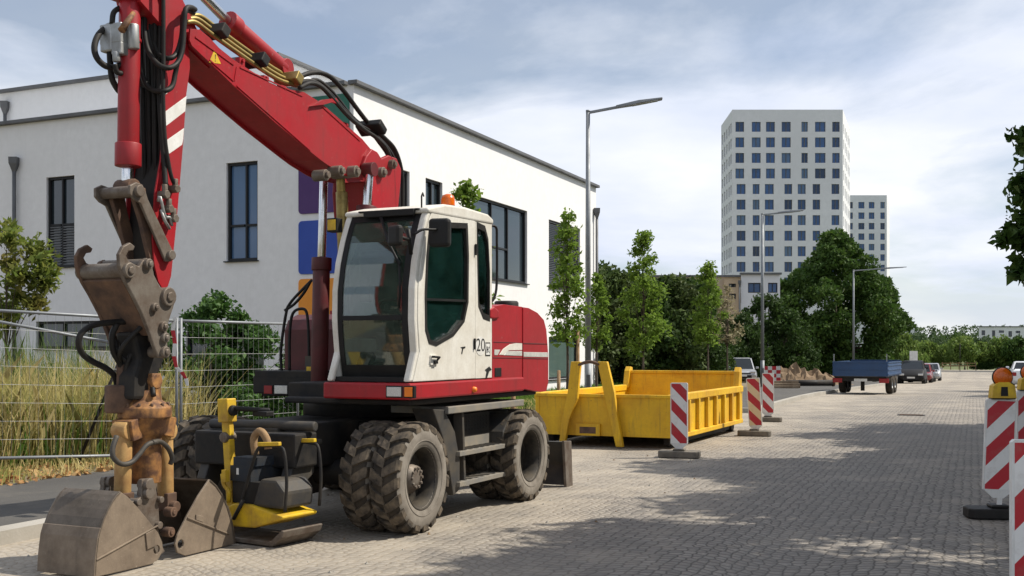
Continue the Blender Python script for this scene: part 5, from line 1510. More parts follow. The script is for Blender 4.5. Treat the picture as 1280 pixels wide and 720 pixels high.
for px, py in ((214, 640), (211, 665)):
    q = E(px, py, GS1 - .06); g = MB(); pin(g, q.x, q.z, q.y - .05, q.y + .03, .04, 14); pin(g, q.x, q.z, q.y + .03, q.y + .04, .02, 8); eb(g, 'hinge_pin', 'rusty steel', .004)
def shell(side_px, back_idx, weld, patch, hole):
    """side plates at both ends joined by the curved back between the outline points back_idx"""
    o_ = side(side_px, GS1); o_ = [(x, max(.012, z_)) for x, z_ in o_]
    g = MB(); g.m(0)
    hp_ = E(*hole, GS1); hc = [(hp_.x + .035 * math.cos(a * math.pi / 5), hp_.z + .035 * math.sin(a * math.pi / 5)) for a in range(10)]
    plate(g, o_, GS1 - .018, GS1, [hc]); plate(g, o_, GS0, GS0 + .018)
    B_ = [o_[i] for i in back_idx]; cx_ = sum(p[0] for p in o_) / len(o_); cz_ = sum(p[1] for p in o_) / len(o_)
    I_ = [(x + (cx_ - x) * .05, z_ + (cz_ - z_) * .05) for x, z_ in B_]
    g.m(1); n = len(B_)
    vs = [(x, y, z_) for y in (GS0 - .012, GS1 + .006) for x, z_ in B_] + [(x, y, z_) for y in (GS0 - .012, GS1 + .006) for x, z_ in I_]
    fs = []
    for i in range(n - 1):
        fs += [(i, i + 1, n + i + 1, n + i), (2 * n + i, 3 * n + i, 3 * n + i + 1, 2 * n + i + 1), (i, 2 * n + i, 2 * n + i + 1, i + 1), (n + i, n + i + 1, 3 * n + i + 1, 3 * n + i)]
    fs += [(0, n, 3 * n, 2 * n), (n - 1, 3 * n - 1, 4 * n - 1, 2 * n - 1)]
    g.add(vs, fs)
    # bolted cutting lip along the lower back
    k0 = n - 5
    lp = [(x + (x - cx_) * .022, z_) for x, z_ in B_[k0:]]
    nl_ = len(lp); vv = [(x, y, z_) for y in (GS0 - .014, GS1 + .008) for x, z_ in lp] + [(x, y, z_) for y in (GS0 - .014, GS1 + .008) for x, z_ in B_[k0:]]
    ff = [(i, i + 1, nl_ + i + 1, nl_ + i) for i in range(nl_ - 1)] + [(0, nl_, 3 * nl_, 2 * nl_)] + [(i, 2 * nl_ + i, 2 * nl_ + i + 1, i + 1) for i in range(nl_ - 1)] + [(nl_ + i, nl_ + i + 1, 3 * nl_ + i + 1, 3 * nl_ + i) for i in range(nl_ - 1)]
    g.m(0).add(vv, ff)
    g.m(0)
    for a, b_ in weld:
        p, q = E(*a, GS1 + .004), E(*b_, GS1 + .004); g.beam(p, q, .012, .016, (0, 1, 0))
    pt_ = side(patch, GS1); g.m(0); plate(g, pt_, GS1 - .001, GS1 + .012)
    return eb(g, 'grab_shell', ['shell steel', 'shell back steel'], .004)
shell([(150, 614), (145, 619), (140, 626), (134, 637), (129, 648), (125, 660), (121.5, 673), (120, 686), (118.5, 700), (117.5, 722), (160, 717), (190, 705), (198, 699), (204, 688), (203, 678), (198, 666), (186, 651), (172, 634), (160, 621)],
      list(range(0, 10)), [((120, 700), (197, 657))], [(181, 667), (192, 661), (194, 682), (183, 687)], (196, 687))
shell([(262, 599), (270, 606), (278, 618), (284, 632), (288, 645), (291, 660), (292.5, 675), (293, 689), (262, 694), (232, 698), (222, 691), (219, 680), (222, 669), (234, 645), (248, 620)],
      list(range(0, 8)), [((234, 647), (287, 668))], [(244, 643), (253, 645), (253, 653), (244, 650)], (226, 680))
# hoses from the coupler down to the grab motor
hose([(156, 402), (140, 403), (118, 406), (103, 415), (98, 428), (103, 442), (116, 452), (132, 460), (143, 470), (147, 485)], [-.1, -.25], .024)
hose([(146, 405), (140, 420), (142, 440), (150, 455), (152, 470), (152, 484)], [-.1, -.2], .024)
hose([(143, 425), (150, 444), (165, 456), (180, 466), (189, 478), (192, 495)], [-.2, .06], .02)
hose([(186, 410), (172, 430), (160, 452), (155, 480)], [.0, -.15], .02)
hose([(180, 405), (160, 425), (150, 440), (151, 452)], [.05, -.15], .018)
q = E(152, 470, -.17); g = MB(); g.cyl(q + Vector((0, 0, .09)), q - Vector((0, 0, .09)), .04, 10); eb(g, 'hose_coupling', 'rusty steel', .004)

# ================================================================== plate compactor beside the front wheels
p = G(335, 676)
pc = thing('plate_compactor', 'yellow and dark blue vibrating plate compactor with upright handle beside the excavator grab', 'compactor', (p.x, p.y, 0), R(-32))
# x to the right along the plate, y away, handle towards the left end
mb = MB(); mb.poly([(-.36, .012), (.30, .012), (.42, .10), (.44, .16), (.41, .165), (.28, .055), (-.34, .055), (-.43, .11), (-.45, .10)], lambda x, z: (x, -.26, z), (0, .52, 0)); mb.build('base_plate', 'worn steel', pc, .008)
mb = MB(); mb.poly([(-.33, .16), (-.26, .145), (.06, .155), (.40, .255), (.41, .285), (.02, .36), (-.20, .36), (-.33, .30)], lambda x, z: (x, -.24, z), (0, .46, 0)); mb.build('hood', 'bright yellow paint', pc, .015)
mb = MB(); mb.bx(-.26, .14, -.19, .20, .36, .56); mb.m(1).bx(-.28, -.02, -.20, .2, .56, .70); mb.bx(-.24, .0, -.2, .18, .70, .78); mb.m(2).bx(-.20, -.17, -.2005, -.202, .62, .68); mb.build('engine', ['dark metal', 'compactor blue', 'white paint'], pc, .02)
mb = MB(); mb.poly([(.0, .34), (.38, .34), (.40, .50), (.30, .60), (.10, .60)], lambda x, z: (x, -.21, z), (0, .40, 0)); mb.build('belt_cover', 'grey metal', pc, .03)
for y in (-.23, .22):
    mb = MB(); mb.tube([(-.12, y, .33), (-.02, y, .60), (.08, y, .84), (.16, y, .90), (.34, y, .90), (.42, y, .86), (.45, y, .60), (.43, y, .33)], .015, 8, smooth=4); mb.build('guard_frame', 'dark metal', pc)
for y in (-.24, .22):
    mb = MB(); mb.beam((.12, y, .915), (.38, y, .93), .04, .035); mb.build('guard_rail', 'bright yellow paint', pc, .006)
mb = MB(); mb.tube([(-.06, -.1, .80), (-.08, -.1, .95), (.0, -.1, 1.02), (.08, -.1, .95), (.10, -.1, .86)], .035, 8, smooth=4); mb.build('lifting_strap', 'stake wood', pc)
mb = MB(); mb.beam((-.355, -.10, .30), (-.40, -.12, 1.10), .085, .075, (0, 1, 0)); mb.box((-.405, -.12, 1.20), (.13, .12, .22), Euler((0, R(-3), 0))); mb.m(1); mb.cyl((-.35, -.12, 1.20), (-.30, -.12, 1.20), .05, 14)
mb.cyl((-.30, -.12, 1.22), (-.05, .08, 1.20), .022, 10); mb.box((-.10, .04, 1.17), (.18, .1, .05)); mb.m(2); mb.cyl((-.395, -.185, .95), (-.395, -.05, .95), .05, 12)
mb.build('handle', ['bright yellow paint', 'black plastic', 'worn steel'], pc, .01)
mb = MB(); mb.tube([(-.30, -.2, .36), (-.28, -.22, .46), (-.34, -.22, .52), (-.36, -.22, .62)], .02, 8, smooth=3); mb.beam((-.30, -.24, .55), (-.30, -.24, .66), .05, .05); mb.build('lock_lever', 'bright yellow paint', pc)
mb = MB(); mb.tube([(-.18, -.255, .22), (-.05, -.262, .40)], .018, 6); mb.build('hold_down_bar', 'dark metal', pc)

# ================================================================== yellow roll-off skip
sa = math.atan(.46); sd = Vector((math.sin(sa), math.cos(sa), 0)); sr = Vector((sd.y, -sd.x, 0))
S0 = Vector((2.59, 18.25, 0)); SW, SL = 2.40, 4.85
sk = thing('skip_container', 'yellow open steel skip with hook frame standing behind the excavator', 'skip', S0, math.atan2(sr.y, sr.x))   # x = right(+), y = back
zb_, zt_, zg = .19, .84, 1.14
mb = MB(); mb.bx(-SW + .05, -.05, .02, SL, zb_, zb_ + .06); mb.build('floor', 'yellow paint', sk)
mb = MB(); mb.bx(-SW, 0, 0, .05, zb_, zt_); mb.bx(-SW - .01, .01, -.03, .06, zt_ - .001, zt_ + .05); mb.bx(-.09, .003, -.012, .06, zb_ + .003, zt_ - .003); mb.bx(-SW - .003, -SW + .07, -.012, .06, zb_ + .003, zt_ - .003)
mb.bx(-SW * .58 - .25, -SW * .58 + .18, -.06, .001, zb_ + .002, zb_ + .20); mb.m(1).bx(-SW * .58 - .18, -SW * .58 + .11, -.064, -.058, zb_ + .04, zb_ + .15); mb.build('front_wall', ['yellow paint', 'rusty steel'], sk, .008)
for x0, x1, o in ((-.05, 0, 1), (-SW, -SW + .05, -1)):
    mb = MB(); mb.bx(x0, x1, .061, SL, zb_ + .001, zt_); w_ = mb.build('side_wall', 'yellow paint', sk, .004)
    xo = x1 if o > 0 else x0
    mb = MB(); mb.bx(min(xo - .07 * o, xo + .06 * o), max(xo - .07 * o, xo + .06 * o), .065, SL + .02, zt_ - .06, zt_ + .06); mb.build('top_rail', 'yellow paint', w_, .012)
    mb = MB(); mb.bx(min(xo, xo + .07 * o), max(xo, xo + .07 * o), .02, SL - .04, zb_ - .03, zb_ + .05); mb.build('bottom_rail', 'yellow paint', w_, .01)
    for k in range(8):
        y = .34 + k * (SL - .6) / 7.0
        mb = MB(); mb.bx(min(xo, xo + .062 * o), max(xo, xo + .062 * o), y - .045, y + .045, zb_ + .051, zt_ - .061); mb.build('rib', 'yellow paint', w_, .008)
mb = MB(); mb.bx(-SW + .02, -.02, SL - .06, SL, zb_ + .06, zg); mb.bx(-SW + .0, -.0, SL - .09, SL + .03, zg - .001, zg + .06)
for x in (-SW - .02, -.10): mb.poly([(SL - .24, zt_), (SL + .06, zt_), (SL + .06, zg + .12), (SL - .05, zg + .14), (SL - .14, zg + .05)], lambda y, z: (x, y, z), (.12, 0, 0))
mb.bx(-.10, .03, SL - .12, SL + .06, zb_, zt_ - .065)
mb.build('tailgate', 'yellow paint', sk, .012)
for x in (-SW + .10, -.22):
    mb = MB(); mb.cyl((x, SL - .3, .12), (x + .14, SL - .3, .12), .12, 18); mb.build('roller', 'dark metal', sk)
    mb = MB(); mb.bx(x + .02, x + .12, .25, SL - .5, zb_ - .14, zb_ - .002); mb.build('skid_rail', 'dark metal', sk)
def SP(px, py, yl):                       # on the plane y = yl of the skip
    O = S0 + sd * yl; k = (px - 640) / FPX; u = (k * O.y - O.x) / (sr.x - k * sr.y); Y = O.y + sr.y * u
    return Vector((u, yl, CAMZ - (py - HZ) / FPX * Y))
for pl in ([(715, 452), (727, 452), (723, 498), (713, 524), (707, 557), (700, 557), (704, 522), (711, 490)], [(748, 452), (760, 452), (769, 490), (773, 520), (780, 573), (771, 573), (763, 522), (756, 492)]):
    P_ = [SP(x, y, -.10) for x, y in pl]; P_ = [(p.x, max(.03, p.z)) for p in P_]
    mb = MB(); mb.poly(P_, lambda x, z: (x, -.16, z), (0, .09, 0)); mb.build('hook_post', 'yellow paint', sk, .012)
mb = MB(); mb.tube([SP(720, 458, -.12), SP(730, 453.5, -.16), SP(740, 452.5, -.18), SP(752, 457, -.12)], .028, 10, smooth=4); mb.build('hook_bar', 'rusty steel', sk)

# ================================================================== barrier boards
def board(px, py_base, hpanel, wpanel, mat, label, lampy=False, yaw=None, zb=.20, tilt=0, lamp_dx=0.0, base=(.62, .34)):
    p = G(px, py_base)
    t = thing('barrier_board', label, 'barrier', (p.x, p.y, 0), yaw if yaw is not None else -ANG * .7, 'red and white barrier boards along the road works')
    mb = MB(); bw, bd = base
    mb.poly([(-bw / 2, -bd / 2 + .05), (-bw / 2 + .05, -bd / 2), (bw / 2 - .05, -bd / 2), (bw / 2, -bd / 2 + .05), (bw / 2, bd / 2 - .05), (bw / 2 - .05, bd / 2), (-bw / 2 + .05, bd / 2), (-bw / 2, bd / 2 - .05)], lambda x, y: (x, y + .02, .004), (0, 0, .10))
    mb.bx(-.09, .09, -.07, .11, .104, .135); mb.build('foot', 'dusty rubber' if not lampy else 'black rubber', t, .015)
    w = wpanel / 2; z0 = zb; h = hpanel
    out = [(-w, .08), (-w * .35, .0), (w * .35, .0), (w, .08), (w, h - .015), (w - .015, h), (-w + .015, h), (-w, h - .015)]
    mb = MB(); mb.m(0).poly(out, lambda x, z: (x, -.022, z - h / 2), (0, .044, 0))
    inn = [(-w + .014, .085), (w - .014, .085), (w - .014, h - .016), (-w + .014, h - .016)]
    mb.m(1).poly(inn, lambda x, z: (x, -.0235, z - h / 2), (0, .047, 0))
    o = mb.build('panel', ['white paint', mat], t, loc=(0, 0, z0 + h / 2), rot=(0, tilt, 0))
    mb = MB(); mb.poly([(-.02, .10), (.02, .10), (.028, zb + .02), (.07, zb + .06), (-.07, zb + .06), (-.028, zb + .02)], lambda x, z: (x, -.015, z), (0, .03, 0)); mb.build('post', 'white paint', t, .004)
    if lampy:
        zt = z0 + h; dx = lamp_dx
        mb = MB(); mb.poly([(-.115, .0), (.115, .0), (.10, .12), (.045, .155), (-.045, .155), (-.10, .12)], lambda x, z: (x + dx, -.06, z + zt + .012), (0, .13, 0)); mb.m(1).poly([(-.035, .02), (.035, .02), (.03, .11), (-.03, .11)], lambda x, z: (x + dx, -.064, z + zt + .012), (0, .004, 0))
        mb.m(1).bx(dx - .11, dx + .11, -.055, .06, zt, zt + .011)
        mb.build('lamp_housing', ['bright yellow paint', 'black plastic'], t, .012)
        mb = MB(); c_ = (dx, 0, zt + .215); mb.lathe([(.001, -.058), (.05, -.056), (.078, -.042), (.090, -.02), (.092, .02), (.078, .045), (.05, .06), (.001, .062)], c_, (0, 1, 0), 28); mb.m(1).lathe([(.091, -.012), (.098, -.008), (.098, .008), (.091, .012)], c_, (0, 1, 0), 28)
        mb.build('warning_lamp', ['amber lens', 'black plastic'], t)
    return t
board(749 + 100, 572, 1.0, .26, 'bands falling', 'red and white barrier board in front of the right corner of the yellow skip', zb=.135)
board(943, 545, .98, .25, 'bands falling cream', 'cream and red barrier board leaning slightly at the far end of the yellow skip', tilt=R(-3.5), zb=.12)
board(960, 527, .98, .26, 'bands falling', 'red and white barrier board farthest down the kerb behind the cream one', zb=.12)
board(1249, 648, .96, .285, 'bands rising', 'red and white barrier board with amber warning lamp in full view at the right edge', True, R(-6), zb=.20, tilt=R(2), lamp_dx=.03, base=(.62, .30))
p = G(1290, 618.5); board(1286, 612, .99, .28, 'bands rising', 'barrier board with amber lamp cut by the right edge behind the nearer lamp board', True, R(-6), zb=.17, lamp_dx=.0)
board(1297, 818, .99, .28, 'bands rising low', 'nearest barrier board at the lower right corner, only its left strip in view', False, R(-6), zb=.17)

# ================================================================== mesh fence
def fence_panel(A, B_, label, h=1.93, zlow=.12, group='mobile mesh fence panels', zup=(0, 0)):
    A, B_ = Vector(A), Vector(B_); L_ = (B_ - A).length
    t = thing('mesh_fence', label, 'fence', A, math.atan2(B_.y - A.y, B_.x - A.x), group)
    r0, r1 = zup
    zA = lambda x, z: z + r0 + (r1 - r0) * x / L_
    mb = MB()
    for z in (zlow, h): mb.tube([(0, 0, zA(0, z)), (L_, 0, zA(L_, z))], .02, 10)
    for x in (0, L_): mb.tube([(x, 0, zA(x, .02)), (x, 0, zA(x, h + .04))], .021, 10)
    mb.build('frame', 'galvanised steel', t)
    mb = MB(); n = int(L_ / .105)
    for i in range(1, n): mb.tube([(i * L_ / n, 0, zA(i * L_ / n, zlow)), (i * L_ / n, 0, zA(i * L_ / n, h))], .0018, 3, caps=False)
    for i in range(1, 8):
        z = zlow + (h - zlow) * i / 8; mb.tube([(0, -.004, zA(0, z)), (L_, -.004, zA(L_, z))], .0032, 4, caps=False)
    mb.build('wire_mesh', 'zinc', t)
    return t
PB = G(221, 579, .10); PA = G(-92, 600, .10); PC = W(372, HZ, 17.3); PC.z = .1
PA.z = PB.z = .1
fp = fence_panel(PA, PB, 'wire mesh fence panel before the dry grass left of the grab', zup=(.12, 0))
mb = MB(); d_ = (PB - PA).normalized(); 
q = (PB - PA).length
mb.tube([(q * .05, .25, 2.02), (q * .92, .12, 1.52)], .02, 10); mb.build('brace_tube', 'galvanised steel', fp)
mb = MB(); mb.tube([(q * .80, .12, 1.70), (q * .63, .55, .02)], .022, 8); mb.build('prop', 'dark metal', fp)
fence_panel(PB + Vector((.05, .02, 0)), PC, 'wire mesh fence panel before the leafy bushes right of the grab')
for q_, lb in ((PB + Vector((.02, 0, 0)), 'dark fence foot block between the two mesh panels'), (PA, 'fence foot block at the left end of the mesh fence')):
    mb = MB(); mb.poly([(-.34, -.11), (.34, -.11), (.36, 0), (.34, .11), (-.34, .11), (-.36, 0)], lambda x, y: (x, y, .0), (0, 0, .13))
    tag(mb.build('ballast_block', 'dark metal', None, .02, loc=(q_.x, q_.y, .104), rot=(0, 0, R(40))), lb, 'block', 'ballast blocks of the mesh fence')
# red and white tape fluttering on the fence post
mb = MB(); c_ = PB
for i, (x, z, w) in enumerate(((-.03, 1.98, .05), (-.05, 1.75, .07), (-.02, 1.52, .05), (.0, 1.32, .04), (.06, 1.22, .04), (.14, 1.10, .035), (.17, 1.02, .03))): pass
pts = [(-.04, 1.98), (-.06, 1.80), (-.03, 1.62), (-.045, 1.45), (-.01, 1.30), (.06, 1.24), (.12, 1.15), (.15, 1.05)]
for i in range(len(pts) - 1):
    mb.m(i % 2); a, b_ = pts[i], pts[i + 1]
    for k in (0, 1): mb.beam((a[0] + .03 * k, -.03 - .01 * k, a[1]), (b_[0] + .03 * k * (1 - i * .1), -.03 - .012 * k + .01 * (i % 2), b_[1]), .028, .004, (0, 1, 0))
tag(mb.build('barrier_tape', ['white paint', 'barrier red'], None, loc=(PB.x, PB.y, .1)), 'red and white plastic tape tied to the fence post', 'tape')

# ================================================================== street lamps
def street_lamp(px, Y, ytop, xarm, yarm, label):
    k = Y / FPX; p = W(px, HZ, Y); H = CAMZ + (HZ - ytop) * k - .11
    t = thing('street_lamp', label, 'street lamp', (p.x, p.y, .11), 0, 'grey street lamps on the left pavement')
    HEIGHT[t.name] = H
    mb = MB(); mb.cyl((0, 0, 0), (0, 0, 1.2), .095, 16); mb.tube([(0, 0, 1.2), (0, 0, H)], [.082, .055], 14); mb.cyl((0, 0, H), (0, 0, H + .05), .06, 12)
    mb.m(1).bx(-.05, .05, -.098, -.09, .45, .85); mb.build('pole', ['galvanised steel', 'roof metal'], t)
    dx, dz = (xarm - px) * k, (ytop - yarm) * k
    mb = MB(); d_ = Vector((dx, -.15, dz)); a = Vector((0, 0, H - .02)); mb.beam(a, a + d_ * .42, .07, .07); mb.build('arm', 'galvanised steel', t, .01)
    u = d_.normalized(); b0 = a + d_ * .38; b1 = a + d_; s_ = u.cross(Vector((0, 0, 1))).normalized()
    mb = MB(); up = s_.cross(u)
    mb.add([b0 + s_ * .06 - up * .03, b0 - s_ * .06 - up * .03, b0 - s_ * .06 + up * .05, b0 + s_ * .06 + up * .05,
            (b0 + b1) / 2 + s_ * .16 - up * .03, (b0 + b1) / 2 - s_ * .16 - up * .03, (b0 + b1) / 2 - s_ * .14 + up * .06, (b0 + b1) / 2 + s_ * .14 + up * .06,
            b1 + s_ * .13 - up * .02, b1 - s_ * .13 - up * .02, b1 - s_ * .12 + up * .02, b1 + s_ * .12 + up * .02],
           [(0, 1, 2, 3), (0, 4, 5, 1), (1, 5, 6, 2), (2, 6, 7, 3), (3, 7, 4, 0), (4, 8, 9, 5), (5, 9, 10, 6), (6, 10, 11, 7), (7, 11, 8, 4), (8, 11, 10, 9)])
    hd_ = mb.build('lamp_head', 'galvanised steel', t, .012)
    mb = MB(); c0, c1 = b0.lerp(b1, .35), b0.lerp(b1, .9); mb.beam(c0 - up * .034, c1 - up * .030, .2, .012); mb.build('lens', 'lens glass', hd_)
    return t
street_lamp(735, 30, 140, 827, 124, 'tall grey street lamp standing in front of the white building corner')
street_lamp(953, 52.6, 268, 1003, 263, 'grey street lamp standing before the tall white tower block')
street_lamp(1067, 83, 338, 1132, 334, 'grey street lamp standing in front of the great round tree')

# ================================================================== trailer
p = W(1075, HZ, 42.6)
tr = thing('tipper_trailer', 'blue flatbed tipper trailer parked at the kerb seen from behind', 'trailer', (p.x, p.y, 0), R(-26.5))
mb = MB(); mb.bx(-.88, .88, .0, .04, .66, 1.16); mb.bx(-.90, .90, -.012, .045, 1.13, 1.19); mb.bx(-.86, .86, -.008, -.0005, .88, .91); mb.build('tailgate', 'trailer blue', tr, .008)
for s in (-1, 1):
    mb = MB(); x0, x1 = sorted((s * .88, s * .92)); mb.bx(x0, x1, -.01, 3.4, .66, 1.16)
    for z in (.70, .86, 1.02, 1.13): x2, x3 = sorted((s * .92, s * .94)); mb.bx(x2, x3, .03, 3.36, z, z + .05)
    mb.build('side_board', 'trailer blue', tr, .006)
mb = MB(); mb.bx(-.88, .88, 3.4, 3.44, .66, 1.22); mb.build('front_board', 'trailer blue', tr)
mb = MB(); mb.bx(-.86, .86, .05, 3.38, .60, .655); mb.bx(-.5, -.38, .2, 3.4, .46, .60); mb.bx(.38, .5, .2, 3.4, .46, .60); mb.bx(-.95, .95, .12, .2, .48, .599); mb.beam((0, 3.4, .52), (0, 4.7, .50), .1, .1)
mb.bx(-.06, .06, .5, .62, .12, .46); mb.build('frame', 'dark metal', tr, .006)
for s in (-1, 1):
    mb = MB(); mb.bx(s * .78 - .16, s * .78 + .16, .08, .125, .42, .58); mb.build('tail_light', 'tail red', tr, .01)
    mb = MB(); mb.poly([(.0, .66), (.03, 1.46), (.0, 1.46), (-.03, .66)], lambda y, z: (s * .885 - .02, y + .03, z), (.03, 0, 0)); mb.build('corner_post', 'galvanised steel', tr)
    for yy in (1.35, 2.05):
        w_ = bpy.data.objects.new('wheel', None); COL.objects.link(w_); w_.parent = tr; w_.location = (s * .80, yy, .36)
        mb = MB(); mb.lathe([(.19, -.10), (.33, -.11), (.36, -.08), (.362, 0), (.36, .08), (.33, .11), (.19, .10)], (0, 0, 0), (1, 0, 0), 24); mb.build('tyre', 'tyre rubber', w_)
        mb = MB(); mb.lathe([(.19, .08), (.16, .03), (.05, .06), (.001, .06)], (0, 0, 0), (s, 0, 0), 20); mb.build('rim', 'zinc', w_)
mb = MB(); mb.bx(-.22, .22, .118, .124, .47, .57); mb.build('number_plate', 'white paint', tr)

# ================================================================== cars
def car(name, label, body, loc, rz, L_=4.5, W_=1.8, H_=1.46, suv=False, group=None, tail=False):
    """front of the car looks along -y of its own axes"""
    t = thing(name, label, 'car', loc, rz, group); w = W_ / 2; hb = 1.06 if suv else .86; g = .2
    secs = [(-L_ / 2, .38, .62, .78), (-L_ / 2 + .12, g + .06, .74, .93), (-L_ / 2 + .55, g, hb - .06, 1.0), (-L_ * .16, g, hb, 1.0), (L_ * .30, g, hb + .03, 1.0), (L_ / 2 - .18, g + .05, hb + .04, .95), (L_ / 2, .42, hb - .08, .86)]
    def ring(y, z0, z1, f):
        q = w * f
        return [(-q * .82, y, z0), (-q, y, z0 + .14), (-q, y, (z0 + z1) / 2 + .05), (-q * .93, y, z1 - .03), (-q * .78, y, z1), (q * .78, y, z1), (q * .93, y, z1 - .03), (q, y, (z0 + z1) / 2 + .05), (q, y, z0 + .14), (q * .82, y, z0)]
    mb = MB(); R_ = [ring(*s) for s in secs]; n = 10
    mb.add([p for r in R_ for p in r], [(i * n + k, i * n + (k + 1) % n, (i + 1) * n + (k + 1) % n, (i + 1) * n + k) for i in range(len(R_) - 1) for k in range(n)] + [tuple(range(n)), tuple(range(len(R_) * n - 1, len(R_) * n - n - 1, -1))], True)
    yw = L_ * .31
    mb.m(1)
    for s in (-1, 1):
        for yy in (-yw, yw): mb.cyl((s * (w - .24), yy, .33), (s * (w + .004), yy, .33), .37, 20)
    mb.bx(-w * .6, w * .6, -L_ / 2 - .012, -L_ / 2 + .1, .30, .50) ; mb.bx(-w * .55, w * .55, -L_ / 2 - .008, -L_ / 2 + .06, .56, .64)
    bo = mb.build('body', [body, 'black plastic'], t, .02)
    y0, y1, y2, y3 = -L_ * .20, -L_ * .03, L_ * (.36 if suv else .27), L_ * (.47 if suv else .42)
    zb = hb - .03; gw, rw_ = w * .86, w * .70
    lo_ = [(-gw, y0, zb), (gw, y0, zb), (gw, y3, zb + .03), (-gw, y3, zb + .03)]; hi = [(-rw_, y1, H_ - .05), (rw_, y1, H_ - .05), (rw_, y2, H_ - .05), (-rw_, y2, H_ - .05)]
    V = lambda p: Vector(p)
    mb = MB(); mb.add(lo_ + hi, [(4, 5, 6, 7)]); ro = MB()
    ro.add([(p[0] * 1.0, p[1], p[2]) for p in hi] + [(-rw_ * .9, y1 + .15, H_), (rw_ * .9, y1 + .15, H_), (rw_ * .9, y2 - .1, H_), (-rw_ * .9, y2 - .1, H_)], [(0, 1, 5, 4), (1, 2, 6, 5), (2, 3, 7, 6), (3, 0, 4, 7), (4, 5, 6, 7)], True)
    for i in range(4): ro.beam(lo_[i], hi[i], .07, .05)
    for s in (0, 1):
        a = V(lo_[1 if s else 0]).lerp(V(lo_[2 if s else 3]), .45); b_ = V(hi[1 if s else 0]).lerp(V(hi[2 if s else 3]), .45); ro.beam(a, b_, .06, .05)
    ro.build('roof', body, t)
    for nm, f in (('windscreen', (0, 1, 5, 4)), ('rear_window', (2, 3, 7, 6)), ('side_window', (1, 2, 6, 5)), ('side_window', (3, 0, 4, 7))):
        allp = lo_ + hi; c_ = sum((V(p) for p in (lo_ + hi)), Vector()) / 8
        mb = MB(); P_ = [V(allp[i]) for i in f]; nrm = (P_[1] - P_[0]).cross(P_[3] - P_[0]).normalized(); mb.add(P_ + [p - nrm * .02 if nrm.dot(p - c_) > 0 else p + nrm * .02 for p in P_], [(0, 1, 2, 3), (7, 6, 5, 4), (0, 4, 5, 1), (1, 5, 6, 2), (2, 6, 7, 3), (3, 7, 4, 0)]); mb.build(nm, 'car glass', t)
    for s in (-1, 1):
        mb = MB(); mb.box((s * w * .68, -L_ / 2 + .06, .68), (.34, .14, .13)); mb.build('headlight', 'lens glass', t, .03)
        mb = MB(); mb.box((s * w * .78, L_ / 2 - .05, .80), (.22, .12, .22)); mb.build('tail_light', 'tail red', t, .03)
        mb = MB(); mb.box((s * (w + .09), -L_ * .15, hb + .07), (.18, .10, .13)); mb.build('mirror', body, t, .03)
        for yy in (-yw, yw):
            w_ = bpy.data.objects.new('wheel', None); COL.objects.link(w_); w_.parent = t; w_.location = (s * (w - .10), yy, .325)
            mb = MB(); mb.lathe([(.20, -.1), (.29, -.105), (.325, -.08), (.328, 0), (.325, .08), (.29, .112), (.20, .108)], (0, 0, 0), (s, 0, 0), 24); mb.build('tyre', 'black rubber', w_)
            mb = MB(); mb.lathe([(.21, .1), (.19, .07), (.06, .085), (.001, .09)], (0, 0, 0), (s, 0, 0), 20); mb.m(1)
            for k in range(5):
                a = k * 1.2566; mb.beam((s * .098, .06 * math.cos(a), .06 * math.sin(a)), (s * .098, .19 * math.cos(a), .19 * math.sin(a)), .045, .02, (1, 0, 0))
            mb.build('rim', ['dark metal', 'zinc'], w_)
    mb = MB(); mb.bx(-.26, .26, (L_ / 2 + .003) if tail else (-L_ / 2 - .022), (L_ / 2 + .012) if tail else (-L_ / 2 - .013), .42, .53); mb.build('number_plate', 'white paint', t)
    return t
gk = 'cars parked along the left kerb beyond the trailer'
def kerb_car(s, *a, t=-4.05, **k): return car(a[0], a[1], a[2], ST(s, t, 0), -ANG, group=gk, **k)
kerb_car(85.5, 'parked_car', 'black off road car parked right behind the blue trailer', 'car black', L_=4.6, W_=1.84, H_=1.64, suv=True)
kerb_car(93.0, 'parked_car', 'red car parked behind the black off road car', 'car red', t=-3.8, L_=4.2, W_=1.74, H_=1.47)
kerb_car(101.0, 'parked_car', 'dark grey car parked between the red and the silver car', 'car grey', t=-3.85, L_=4.3, W_=1.76, H_=1.5)
kerb_car(112.0, 'parked_car', 'silver car parked last in the row by the kerb', 'car silver', t=-3.7, L_=4.5, W_=1.8, H_=1.62, suv=True)
p = W(933, HZ, 69); car('parked_car', 'silver car parked on the paved strip left of the middle lamp post', 'car silver', (p.x, p.y + 1.8, .11), R(-8), 4.4, 1.8, 1.55)
p = W(1283, HZ, 62); car('parked_car', 'white car cut by the right edge behind the warning lamps', 'car white', (p.x + 1.0, p.y + 2.2, 0), -ANG + math.pi, 4.3, 1.76, 1.5, True, tail=True)

# ================================================================== building site by the kerb
p = W(1009, HZ, 63); mb = MB(); rr = random.Random(3); nx, ny = 34, 22
vs = []
for j in range(ny):
    for i in range(nx):
        x, y = -2.6 + 5.2 * i / (nx - 1), -1.7 + 3.4 * j / (ny - 1)
        h = .95 * math.exp(-((x + .7) / 1.15) ** 2 - (y / .9) ** 2) + .62 * math.exp(-((x - 1.0) / .8) ** 2 - ((y - .1) / .8) ** 2) + .5 * math.exp(-((x + 1.9) / .5) ** 2 - (y / .7) ** 2)
        vs.append((x + rr.uniform(-.05, .05), y + rr.uniform(-.05, .05), h * (1 + rr.uniform(-.22, .22)) * (.8 + .35 * math.sin(x * 3.1 + y * 2) ** 2) - .05 + rr.uniform(-.03, .05)))
mb.add(vs, [(j * nx + i, j * nx + i + 1, (j + 1) * nx + i + 1, (j + 1) * nx + i) for j in range(ny - 1) for i in range(nx - 1)])
